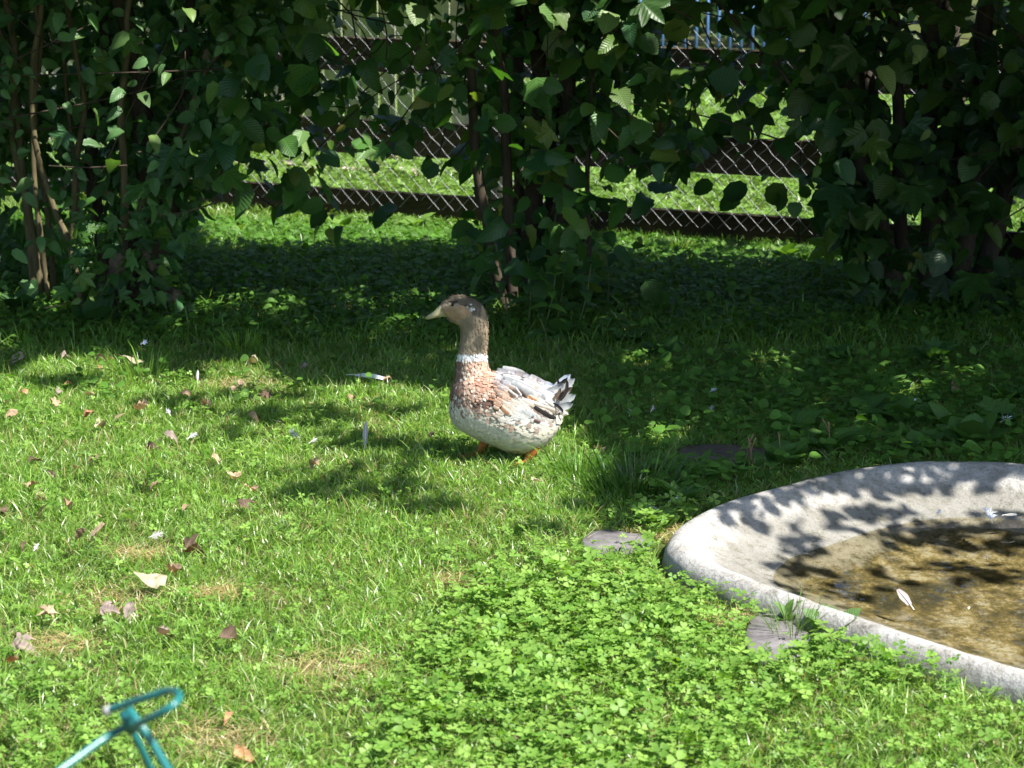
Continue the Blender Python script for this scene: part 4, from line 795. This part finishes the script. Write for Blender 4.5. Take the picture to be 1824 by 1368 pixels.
# clover
CP = []
x, y = field(78000, 3.05, 6.6); px, py = pxy(x, y); cl = cloverness(px, py); dr = dryness(px, py); slb = slabness(px, py); keep = rng.random(len(x)) < np.clip(cl*1.0, .03, 1)*(1-.8*dr)*(1-slb*.97); x, y, px, py, cl = [q[keep] for q in (x, y, px, py, cl)]; n_ = len(x)
hz = gz(x, y)+.018+.035*rng.random(n_)*(.4+.9*cl)+.012*fbm(px/40, py/18, 6); nr_ = np.array([0, -.1, 1])+rng.normal(0, .42, (n_, 3)); axx = np.stack([np.cos(q := rng.uniform(0, 6.28, n_)), np.sin(q), 0*q], 1)
col = np.array([.085, .19, .026])*(1-(g := rng.random((n_, 1))))+np.array([.20, .33, .065])*g; CP.append(scatter_arrays(CLOVER, np.stack([x, y, hz], 1), frames(axx, unit(nr_)), .0135*np.minimum(.6+rng.gamma(2, .26, n_), 1.75)*(.85+.5*cl), col*rng.uniform(.8, 1.15, (n_, 1))))
# beyond the fence
x, y = field(16000, 9.6, 15.5, .8); n_ = len(x); fs_ = fence_side(x, y); kk = (fs_ < -.05) | (rng.random(n_) < .3); x, y, fs_ = x[kk], y[kk], fs_[kk]; n_ = len(x); hz = gz(x, y)+np.where(fs_ > -.05, .012, .03)+np.where(fs_ > -.05, .02, .05)*rng.random(n_); nr_ = np.array([0, -.1, 1])+rng.normal(0, .45, (n_, 3)); axx = np.stack([np.cos(q := rng.uniform(0, 6.28, n_)), np.sin(q), 0*q], 1)
CP.append(scatter_arrays(CLOVER, np.stack([x, y, hz], 1), frames(axx, unit(nr_)), .034*rng.uniform(.6, 1.5, n_), np.array([.14, .24, .05])*rng.uniform(.6, 1.3, (n_, 1))))
tag(build_sc('clover', CP, M_clover, None, False), 'bright three-leaved clover spreading through the lawn and round the pond', 'clover', kind='stuff')
# ground cover in the shade: round and pointed creeping leaves
UP = []
for tm, cnt, yr, sz_, ff in ((ROUNDL, 12000, (6.2, 9.9), .027, 1), (OVATE, 9000, (7.2, 9.9), .036, 1), (LOBED, 2500, (6.8, 9.6), .045, 1), (ROUNDL, 5200, (5.2, 6.9), .03, 2)):
    x, y = field(cnt*2, *yr, .9); px, py = pxy(x, y)
    w_ = np.clip((640-py)/70, .12, 1) if ff == 1 else np.clip((px-1040)/120, 0, 1)*np.clip((1400-py-0*px)/300, 0, 1)*(py < interp(px, [(1000, 800), (1200, 930), (1260, 890), (1500, 850), (2500, 850)]))*1.6
    keep = rng.random(len(x)) < w_*(.3+fbm(px/50, py/22, 13))*(1-slabness(px, py)); x, y = x[keep], y[keep]; n_ = len(x); fs_ = fence_side(x, y); kk = fs_ > .06; x, y, fs_ = x[kk], y[kk], fs_[kk]; n_ = len(x); hz = gz(x, y)+.012+np.where(fs_ < .5, .018, .05)*rng.random(n_)
    nr_ = np.array([0, -.25, 1])+rng.normal(0, .35, (n_, 3)); axx = np.stack([np.cos(q := rng.uniform(0, 6.28, n_)), np.sin(q), 0*q], 1)
    UP.append(scatter_arrays(tm, np.stack([x, y, hz], 1), frames(axx, unit(nr_)), sz_*rng.uniform(.5, 1.3, n_), (np.array([.07, .165, .022]) if yr[0] > 6 else np.array([.085, .195, .028]))*rng.uniform(.65, 1.3, (n_, 1))))
tag(build_sc('ground_cover', UP, M_weed, None, True), 'dark creeping leaves covering the shaded ground under the shrubs', 'ground cover', kind='stuff')

# ------------------------------------------------------------------ separate weeds
def rosette(name, px_, py_, n_, sz_, tm, label, cat='weed', up=.5, col=(.07, .15, .035), z=0, spike=0):
    p = G(px_, py_); t = empty(name, p); tag(t, label, cat); a = np.arange(n_)*2.4+rng.uniform(0, 1); el = up*rng.uniform(.6, 1.3, n_); r0 = rng.uniform(.2, .6, n_)*sz_*.6
    d = np.stack([np.cos(a)*np.cos(el), np.sin(a)*np.cos(el), np.sin(el)], 1); pos = p+d*r0[:, None]+[0, 0, .01]; nr_ = np.stack([-np.cos(a)*np.sin(el)*.8, -np.sin(a)*np.sin(el)*.8-.15, np.cos(el)], 1)+rng.normal(0, .12, (n_, 3))
    build_sc('leaf_cluster', [scatter_arrays(tm, pos, frames(d, unit(nr_)), sz_*rng.uniform(.7, 1.15, n_), np.array(col)*rng.uniform(.8, 1.2, (n_, 1)))], M_weed, t)
    sb = MB()
    for k_ in range(n_): sb.tube([p+[0, 0, -.01], pos[k_]+d[k_]*.01], [.0022], 5, (.10, .15, .05), 1)
    for k_ in range(spike):
        q = p+[rng.normal(0, .02), rng.normal(0, .02), 0]; sb.tube([q, q+[rng.normal(0, .01), 0, .06], q+[rng.normal(0, .015), 0, .105]], [.0010, .0010, .0022], 6, (.20, .13, .07), 3)
    sb.build('stalks', M_bark, t, True)
for a in [('plantain', 1475, 815, 10, .085, PLANT, 'broad plantain rosette touching the far pond rim', 'weed', .75, (.07, .15, .035), 0, 2), ('plantain', 1395, 838, 9, .075, ROUNDL, 'round-leaved weed left of the plantain at the pond rim', 'weed', .7),
          ('plantain', 1345, 845, 7, .05, ROUNDL, 'small weed with brown seed spikes beside the dark paving stone', 'weed', .7, (.07, .14, .04), 0, 4), ('plantain', 1600, 760, 8, .085, PLANT, 'upright pointed-leaf weed in the shade behind the pond', 'weed', .9),
          ('plantain', 1545, 745, 7, .08, PLANT, 'broad-leaved weed just left of the pointed one behind the pond', 'weed', .8), ('plantain', 1730, 800, 10, .08, ROUNDL, 'leafy weed close behind the far pond rim at right', 'weed', .8),
          ('plantain', 1640, 810, 8, .07, ROUNDL, 'low round-leaved weed at the middle of the far pond rim', 'weed', .7), ('plantain', 1780, 765, 9, .08, LOBED, 'lobed weed in the shade at the right edge behind the pond', 'weed', .8),
          ('mallow', 1480, 1140, 7, .06, ROUNDL, 'dusty round-leaved weed against the near pond rim', 'weed', .7, (.11, .19, .07)), ('mallow', 1400, 1118, 6, .04, OVATE, 'small upright leafy weed leaning on the near pond rim', 'weed', 1.1, (.09, .18, .04)),
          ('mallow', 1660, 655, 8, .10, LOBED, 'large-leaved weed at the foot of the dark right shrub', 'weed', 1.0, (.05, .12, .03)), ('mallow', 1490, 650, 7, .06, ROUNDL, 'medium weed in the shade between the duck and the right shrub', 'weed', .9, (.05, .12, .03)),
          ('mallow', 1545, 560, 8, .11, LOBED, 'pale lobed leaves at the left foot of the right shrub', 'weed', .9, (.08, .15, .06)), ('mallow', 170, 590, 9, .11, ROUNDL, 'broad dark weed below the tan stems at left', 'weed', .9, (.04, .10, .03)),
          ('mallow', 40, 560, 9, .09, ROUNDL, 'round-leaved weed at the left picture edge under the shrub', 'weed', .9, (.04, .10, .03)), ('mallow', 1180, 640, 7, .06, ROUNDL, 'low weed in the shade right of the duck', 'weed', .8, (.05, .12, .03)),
          ('mallow', 1180, 950, 9, .045, ROUNDL, 'sunlit weed clump at the left tip of the pond', 'weed', .9, (.12, .21, .05)), ('mallow', 1000, 610, 8, .07, ROUNDL, 'round-leaved weed just behind the back of the duck', 'weed', .9, (.055, .13, .03))]:
    rosette(*a)
WL = [('dandelion-like weed with narrow leaves', LANCE), ('round-leaved creeping weed', ROUNDL), ('small broad-leaved weed', PLANT), ('lobed ground weed', LOBED)]
WP = [(1300, 760, 'a little right of the duck tail in the shade'), (1360, 730, 'in the shade above the dark paving stone'), (1420, 775, 'between the dark paving stone and the broad plantain'), (1525, 800, 'right beside the broad plantain'), (1570, 700, 'in the shade midway to the right shrub'), (1690, 770, 'behind the middle of the far pond rim'),
      (1650, 730, 'in the deep shade above the far pond rim'), (1790, 720, 'at the right picture edge in the shade'), (1240, 860, 'left of the dark paving stone'), (1290, 690, 'in the shade upper right of the duck'), (1430, 690, 'in the middle of the right hand shade'), (1120, 620, 'in the shade behind the duck tail'),
      (655, 398, 'sunlit at the lower board, left of the hazel'), (612, 412, 'sunlit before the lower board, leftmost of three'), (745, 408, 'sunlit before the lower board, nearest the hazel'), (1145, 446, 'sunlit just right of the hazel before the fence'), (1290, 452, 'sunlit right of the tall pale clump before the fence'), (1400, 462, 'sunlit before the fence near the right shrub'), (430, 425, 'sunlit before the fence near the left shrub'),
      (270, 600, 'in the shade below the stump'), (350, 570, 'right of the stump in the shade'), (90, 600, 'below the thin tan stems'), (560, 560, 'in the dark shade left behind the duck'), (1215, 905, 'just above the left tip of the pond'), (1740, 640, 'below the darkest stems at right')]
for k, (a, b_, w_) in enumerate(WP): rosette('weed', a, b_, 7+k % 4, .05+.012*(k % 3), WL[k % 4][1], WL[k % 4][0]+' '+w_, 'weed', .75, (.075, .165, .035) if b_ > 680 else (.12, .22, .04) if b_ < 470 else (.05, .12, .03))  # weed tint lightened for the sunlit strip, darkened under the shrubs
def nettle(px_, py_, Y_, hgt, label, col=(.05, .115, .03)):
    p = G(px_, py_); t = empty('nettle', p); tag(t, label, 'nettle'); lean = rng.normal(0, .04, 2); top = p+[lean[0], lean[1], hgt]
    MB().tube([p+[0, 0, -.01], (p+top)/2+[.01, 0, 0], top], [.003, .0018], 6, (.08, .11, .04), 3).build('stem', M_bark, t, True); P_, A_, N_, Z_ = [], [], [], []
    lv = int(hgt/.045)
    for k_ in range(2, lv+1):
        f_ = k_/lv; c = p+(top-p)*f_; a0 = (k_ % 2)*math.pi/2+rng.normal(0, .3)
        for q in (0, math.pi):
            a = a0+q; P_.append(c); A_.append((math.cos(a), math.sin(a), .15-.35*(1-f_)+(.5 if k_ == lv else 0))); N_.append((-.2*math.cos(a), -.2*math.sin(a)-.25, 1)); Z_.append(.085*(1-.55*f_**3)*rng.uniform(.85, 1.15))
    n_ = len(P_); tm = t_leaf(9, .26, fold=.3, curl=.4, ser=.14)
    build_sc('leaf_cluster', [scatter_arrays(tm, np.array(P_), frames(unit(np.array(A_)), unit(np.array(N_))), np.array(Z_), np.array(col)*rng.uniform(.85, 1.2, (n_, 1)))], M_weed, t)
for a in [(905, 580, 0, .30, 'tall nettle left of the thick hazel stems'), (940, 590, 0, .26, 'second nettle at the foot of the hazel shrub, left of the brightest one'), (962, 600, 0, .20, 'short bright nettle in front of the hazel stems', (.09, .2, .03)),
          (990, 585, 0, .32, 'tallest nettle in the middle of the hazel shrub'), (1025, 590, 0, .24, 'nettle between the hazel and its thin right stem'), (975, 640, 0, .14, 'low nettle just behind the duck'), (1000, 660, 0, .10, 'tiny nettle beside the low weed behind the duck'),
          (870, 520, 0, .18, 'dark nettle left of the hazel stems'), (1080, 560, 0, .22, 'nettle right of the thin hazel stem')]: nettle(*a)

# paving stones
for (cx_, cy_, rx, ry), lb, c_ in zip(SLAB, ('small grey paving stone bare in the grass left of the pond tip', 'grey paving stone by the near pond rim, half overgrown', 'dark shaded paving stone behind the left end of the pond'), ((.13, .12, .125), (.135, .125, .13), (.09, .075, .065))):
    p = G(cx_, cy_); n_ = 14; rx_m = G(cx_+rx, cy_)[0]-p[0]; ry_m = abs(G(cx_, cy_-ry)[1]-G(cx_, cy_+ry)[1])/2; a = np.arange(n_)/n_*6.283; rr = 1.02+.12*np.sin(a*3+cx_)+rng.normal(0, .05, n_)
    T_ = np.stack([p[0]+rx_m*rr*np.cos(a), p[1]+ry_m*rr*np.sin(a), np.full(n_, .016)+rng.normal(0, .001, n_)], 1); In = (T_-[p[0], p[1], 0])*[.94, .94, 1]+[p[0], p[1], .004]; Bt = T_-[0, 0, .05]
    o = MB().add(np.vstack([T_, In, Bt]), [[n_+i for i in range(n_)]]+[[i, (i+1) % n_, n_+(i+1) % n_, n_+i] for i in range(n_)]+[[2*n_+i, 2*n_+(i+1) % n_, (i+1) % n_, i] for i in range(n_)], c_).build('paving_stone', M_stone); tag(o, lb, 'paving stone')

# ------------------------------------------------------------------ fallen leaves
def dry(px_, py_, sz_, col, label, kind=0, z=.035, grp=None):
    sz_ *= 1.0; col = tuple(np.array(col)*np.array([.92, 1, 1.05])); z = .030; p = G(px_, py_, z); tm = [t_leaf(9, .34, fold=rng.uniform(.2, .9), curl=rng.uniform(-.7, .8), ser=.10), t_lobed(5, .55)][kind]; V = tm[0].copy()
    V[:, 2] += .14*np.sin(V[:, 0]*7+rng.uniform(0, 6))+.10*np.sin(V[:, 1]*6+rng.uniform(0, 6))*np.abs(V[:, 0])*2+rng.normal(0, .04, len(V)); V[:, 1] -= .5; V[:, 0] *= rng.uniform(.6, 1); V[:, 2] += .25*np.cos(V[:, 1]*rng.uniform(2, 5))*rng.uniform(-1, 1)
    a = rng.uniform(0, 6.28); Mx = frames(np.array([[math.cos(a), math.sin(a), rng.normal(.1, .25)]]), np.array([[rng.normal(0, .35), -.3+rng.normal(0, .3), 1]]))
    pr = scatter_arrays((V, tm[1], tm[2]), p[None], Mx, np.array([sz_]), np.array([col]))
    o = mesh('fallen_leaf', pr[0], None, M_dry, None, pr[3]*rng.uniform(.8, 1.15, (len(pr[0]), 1)), pr[4], True, flat=(pr[1], pr[2]))
    o2 = o.data.vertices
    me_ = o.data; cc = np.empty(len(o2)*3, np.float32); me_.vertices.foreach_get('co', cc); cc = cc.reshape(-1, 3)-p.astype(np.float32); me_.vertices.foreach_set('co', cc.ravel()); o.location = tuple(map(float, p))
    tag(o, label, 'leaf', 'fallen dry leaves on the lawn')
T1 = (.42, .29, .18); T2 = (.33, .21, .13); T3 = (.12, .075, .05); T4 = (.37, .31, .20); T5 = (.40, .20, .10); T6 = (.26, .19, .16)
for a in [(118, 682, .045, T5, 'orange-tan fallen leaf at the shade edge, far left', 1), (105, 697, .04, T6, 'pinkish dry leaf just below the orange-tan one at far left'), (160, 697, .035, T1, 'small tan leaf right of the pinkish one near the left shade edge'),
          (102, 716, .05, T1, 'tan leaf lying flat below the left shade edge', 1), (253, 727, .055, T1, 'wide curled tan leaf in the upper left of the sunlit lawn'), (158, 743, .035, T5, 'small reddish curled leaf left of a pale one on the upper lawn'),
          (177, 756, .04, T4, 'pale cream leaf on the upper left lawn'), (91, 774, .04, T1, 'tan leaf standing on edge near the left border of the lawn'), (306, 778, .045, T6, 'pink-brown leaf beside a fluffy white feather'),
          (272, 796, .035, T3, 'small dark leaf left of the pink-brown one'), (168, 814, .06, T3, 'dark crumpled leaf on the left lawn', 1), (63, 818, .04, T3, 'dark crumpled small leaf near the left border'), (136, 829, .035, T2, 'brown leaf between the two dark crumpled ones'),
          (61, 864, .06, T2, 'long brown leaf above the rolled tan one at left'), (75, 884, .05, T1, 'rolled tan leaf near the left border'), (8, 903, .06, T3, 'dark leaf cut by the left picture edge', 1), (81, 916, .04, T2, 'brown leaf below the rolled tan leaf'),
          (280, 867, .04, T2, 'lone brown leaf on the middle left lawn'), (381, 820, .04, T1, 'pale tan leaf right of the middle of the left lawn'), (418, 843, .04, T1, 'faint tan leaf sunk in the grass'), (450, 864, .05, T2, 'flat brown leaf above the darkest crumpled one', 1),
          (440, 897, .055, T3, 'darkest crumpled leaf in the middle left lawn', 1), (347, 973, .07, T3, 'big dark brown curled leaf with a pale tip', 1), (312, 1008, .05, T2, 'brown leaf below the big dark curled one'), (270, 1035, .07, T4, 'large pale greenish dry leaf folded in half'),
          (180, 958, .045, T1, 'tan leaf beside the reddish twigs of dry grass at left'), (140, 949, .035, T2, 'small red-brown leaf left of a tan leaf'), (41, 971, .03, T3, 'tiny dark leaf by a small white down feather'), (232, 652, .085, T4, 'long pale leaf propped in the grass at the shade edge'),
          (195, 634, .05, T5, 'red-brown leaf standing in the shade at left', 1), (176, 655, .03, T5, 'small orange leaf under the red-brown standing one'), (450, 643, .035, T4, 'pale leaf upright in the shade, left of the duck'), (420, 686, .05, T1, 'tan leaf in the sunlit strip at the shade edge'),
          (367, 719, .045, T1, 'narrow tan leaf standing on edge in the upper lawn'), (470, 707, .06, T3, 'dark leaf in a shadow patch of the upper lawn', 1), (452, 741, .04, T2, 'brown leaf below the shadow patch of the upper lawn'), (197, 1086, .055, T6, 'pinkish leaf on the bare dry patch, left one of two', 1),
          (229, 1089, .045, T6, 'pinkish leaf on the bare dry patch, right one of two'), (86, 1091, .06, T1, 'forked tan leaf left of the bare dry patch', 1), (48, 1140, .075, T6, 'grey-brown hand-shaped leaf at lower left', 1), (292, 1127, .045, T6, 'pinkish folded leaf upright in the lower left grass'),
          (408, 1135, .05, T3, 'brown twisted leaf in the lower middle lawn'), (406, 1274, .03, T5, 'small pink-orange leaf near the green metal rod'), (436, 1343, .045, T5, 'reddish leaf on the straw patch at the bottom edge'), (23, 1176, .03, T5, 'small orange leaf by the lower left border'),
          (768, 776, .04, T1, 'tan curled leaf right in front of the duck breast', 1), (1070, 803, .05, T1, 'tan shrivelled leaf behind the tail of the duck', 1), (955, 856, .035, T4, 'pale leaf in the grass below the duck'), (925, 1307, .05, T3, 'dark leaf sunk in the clover at bottom', 1),
          (120, 905, .04, T2, 'narrow brown leaf right of the leaf below the rolled tan one'), (95, 845, .03, T1, 'tiny tan leaf between the long brown one and the dark crumpled ones'), (215, 745, .035, T1, 'tan flake right of the pale cream leaf'), (20, 735, .04, T2, 'brown leaf at the left border below the shade edge'),
          (45, 700, .04, T5, 'small orange leaf left of the pinkish one at the shade edge'), (330, 700, .035, T2, 'brown leaf below the short standing white feather'), (560, 830, .04, T1, 'tan leaf in the shadow patch left of the duck'), (330, 905, .035, T2, 'small brown leaf between the lone brown and the darkest leaf'),
          (30, 640, .05, T6, 'grey leaf in the shade at the left border'), (115, 634, .055, T6, 'greyish leaf pile in the shade under the left shrub', 1), (180, 640, .04, T6, 'thin grey-brown leaf in the shade left of the standing red one'), (540, 650, .045, T6, 'brown leaf in the shade left of the white feather'),
          (630, 712, .04, T2, 'brown leaf beneath the long white feather'), (355, 608, .05, T6, 'pale brown leaf in the dark shade below the left shrub', 1), (690, 675, .035, T2, 'reddish leaf right at the quill of the long white feather'), (1700, 690, .05, T2, 'brown leaf in the shade behind the pond, at right')]:
    dry(*a)
tag(MB().tube([G(80, 549, .05), G(98, 545, .06), G(118, 541, .055)], [.003, .002], 6, (.30, .25, .12), 4).build('fallen_twig', M_bark, None, True), 'short pale twig lying in the shade below the left shrub', 'twig')

# ------------------------------------------------------------------ moulted feathers
def feather(px_, py_, L_, a, el, col, label, z=.04, roll=0, wid=.16, fluffy=False):
    L_ *= .62 if fluffy else 1; z = min(z, .035) if z > .02 else z; p = G(px_, py_, z); o = empty('feather', p); tag(o, label, 'feather', 'moulted duck feathers on the ground'); st = 10; V = []; F_ = []
    ax_ = np.array([math.cos(a)*math.cos(el), math.sin(a)*math.cos(el), math.sin(el)]); nn = np.array([0, -math.cos(roll), math.sin(roll)+.4]); M_ = frames(ax_[None], unit(nn)[None])[0]
    if fluffy:
        mb = MB()
        for k in range(26):
            t0 = rng.uniform(0, .6); a0 = rng.uniform(-1.1, 1.1); L1 = rng.uniform(.3, .6); w1 = rng.uniform(.018, .04); c0 = np.array([0, t0, 0]); d0 = np.array([math.sin(a0), math.cos(a0), rng.uniform(-.1, .5)])*L1; sd = np.array([math.cos(a0), -math.sin(a0), 0])*w1
            bnd = np.array([rng.normal(0, .06), rng.normal(0, .06), -.1]); mb.add(np.array([c0-sd, c0+sd, c0+d0*.55+sd, c0+d0*.55-sd, c0+d0+bnd])*L_ @ M_.T+p, [[0, 1, 2, 3], [3, 2, 4]], np.array(col)*rng.uniform(.8, 1.3))
        mb.build('vane', M_feath, o, True)
    Vq = []
    for i in range(st+1):
        t = i/st; h_ = wid*max(.03, math.sin(math.pi*min(1, .12+t*.86))**.6); zc = -.22*t*t+.1*t
        h2 = h_*(1+rng.normal(0, .06)); Vq += [(-h2, t+.05, zc+.05*h_), (0, t, zc), (h2*.8, t+.05, zc+.05*h_)]
    Vq = np.array(Vq)*L_; Vw = Vq @ M_.T+p
    if not fluffy: MB().add(Vw, [[i*3+j, i*3+j+1, i*3+j+4, i*3+j+3] for i in range(st) for j in (0, 1)], col).build('vane', M_feath, o, True)
    q = np.array([(0, -.28, -.03), (0, 0, 0), (0, .5, -.0), (0, .95, -.1)])*L_; q[:, 2] += .002
    MB().tube(q @ M_.T+p, [.0012, .0006], 5, (.72, .70, .62), 3).build('quill', M_plain, o, True)
W1 = (.34, .34, .35)
feather(632, 668, .105, -.35, .02, (.62, .66, .74), 'long white feather lying in the shade left of the duck', .05, .9, .10)
feather(650, 795, .065, 1.35, 1.35, W1, 'white feather standing upright in the sunlit grass', .02, 0, .12)
feather(337, 780, .045, .6, .5, W1, 'fluffy white feather right of the pink-brown leaf', .04, .4, .35, True)
feather(302, 738, .04, 2.2, .6, W1, 'small white down feather in the upper left lawn', .04, .4, .38, True)
feather(530, 777, .05, 2.6, .5, W1, 'splayed white feather in the middle of the upper lawn', .05, .2, .4, True)
feather(553, 788, .035, .3, .5, W1, 'tiny white down just right of the splayed feather', .04, .4, .4, True)
feather(270, 956, .045, .2, .3, W1, 'curled white feather on the middle left lawn', .04, .6, .3, True)
feather(62, 979, .03, 1.2, .6, W1, 'tiny white down at the left border', .045, .2, .45, True)
feather(352, 680, .035, 1.5, 1.3, W1, 'short white feather standing at the shade edge', .02, 0, .14)
feather(1122, 739, .04, 1.1, .6, W1, 'white down in the shade right of the tail of the duck', .045, .2, .4, True)
feather(1160, 732, .035, 1.0, .7, W1, 'second small white down right of the tail of the duck', .045, .2, .4, True)
feather(1267, 737, .04, 1.6, 1.2, W1, 'narrow white down upright in the shade', .03, 0, .22, True)
feather(1266, 697, .035, .6, .5, (.6, .65, .8), 'bluish white down in the shade furthest from the pond', .045, .2, .35, True)
feather(1195, 892, .05, .2, .3, (.65, .72, .85), 'bluish white feather in the weeds by the pond tip', .05, .3, .3, True)
feather(1180, 912, .05, 2.8, .3, W1, 'thin curved white feather left of the pond tip', .05, .3, .12)
feather(1620, 715, .05, .2, .2, (.6, .65, .7), 'pale feather lying in the deep shade behind the pond', .04, .6, .2, True)
feather(1785, 750, .05, .4, .4, (.65, .7, .8), 'white down at the right edge behind the pond', .045, .3, .4, True)
feather(253, 612, .035, .5, .4, (.5, .55, .8), 'blue-tinted down in the shade left of the duck', .04, .3, .35, True)
feather(1622, 1078, .05, 2.1, .55, (.36, .30, .29), 'pinkish white curled feather floating on the pond', -.02, .2, .2)
feather(1765, 925, .075, 1.7, .5, (.66, .70, .85), 'large fluffy white feather at the far side of the pond', .01, .2, .30, True)
feather(1505, 882+12, .03, .6, .3, (.55, .6, .85), 'bluish scrap of down on the far pond slope', .06, .3, .4, True) if False else None
feather(1790, 918, .03, .1, .1, W1, 'short white feather flat at the far side of the pond, rightmost', .0, .9, .14)
feather(1670, 915, .035, 1.2, .3, (.6, .65, .85), 'bluish down at the water edge on the far side of the pond', .005, .3, .35, True)
feather(1725, 1085, .014, 1.2, .3, (.85, .75, .72), 'tiny pink-white down floating right of the curled feather', -.004, .3, .5, True)

# ------------------------------------------------------------------ teal metal rod stand in the near foreground
mt, n, b = newmat('teal_coated_metal'); b.inputs['Base Color'].default_value = (.010, .125, .125, 1); b.inputs['Roughness'].default_value = .3; b.inputs['Specular IOR Level'].default_value = .6
SY = 1.95; rs = empty('garden_rod_stand', (at(240, 1290, SY)[0], SY, 0)); tag(rs, 'teal coated metal rod stand with hooked loop on top, out of focus at lower left', 'rod stand')
def RP(px_, py_, dy=0): return at(px_, py_, SY+dy)
r_ = .0035
MB().tube([RP(192, 1266, .03), RP(225, 1254, .02), RP(268, 1240, .0), RP(297, 1231, -.01), RP(316, 1233, -.03), RP(318, 1246, -.05), RP(300, 1262, -.06), RP(268, 1279, -.05), RP(248, 1289, -.03), RP(238, 1294, -.02)], [r_], 12, sub=6).build('loop', mt, rs, True)
mc, n, b = newmat('grey_cap'); b.inputs['Base Color'].default_value = (.35, .33, .33, 1); b.inputs['Roughness'].default_value = .5
MB().tube([RP(186, 1268, .03), RP(198, 1264, .03)], [r_*1.3], 12, sub=1).build('end_cap', mc, rs, True)
def legp(a, b_, z=-.02):
    d = b_-a; t = (z-a[2])/d[2]; return a+d*t
for q, w_ in (((228, 1262, -.01), (262, 1308, -.014), (300, 1372, -.02)), 1.15), (((232, 1290, .02), (176, 1322, .0), (110, 1370, -.03)), 1.05), (((229, 1285, .03), (246, 1322, .04), (270, 1372, .055)), 1.0):
    P_ = [RP(*t_) for t_ in q]; P_.append(legp(P_[1], P_[2])); MB().tube(P_, [r_*w_], 12, sub=1).build('leg', mt, rs, True)
MB().tube([RP(226, 1272, .0), RP(234, 1300, .01)], [r_*1.9], 12, sub=1).build('joint', mt, rs, True)
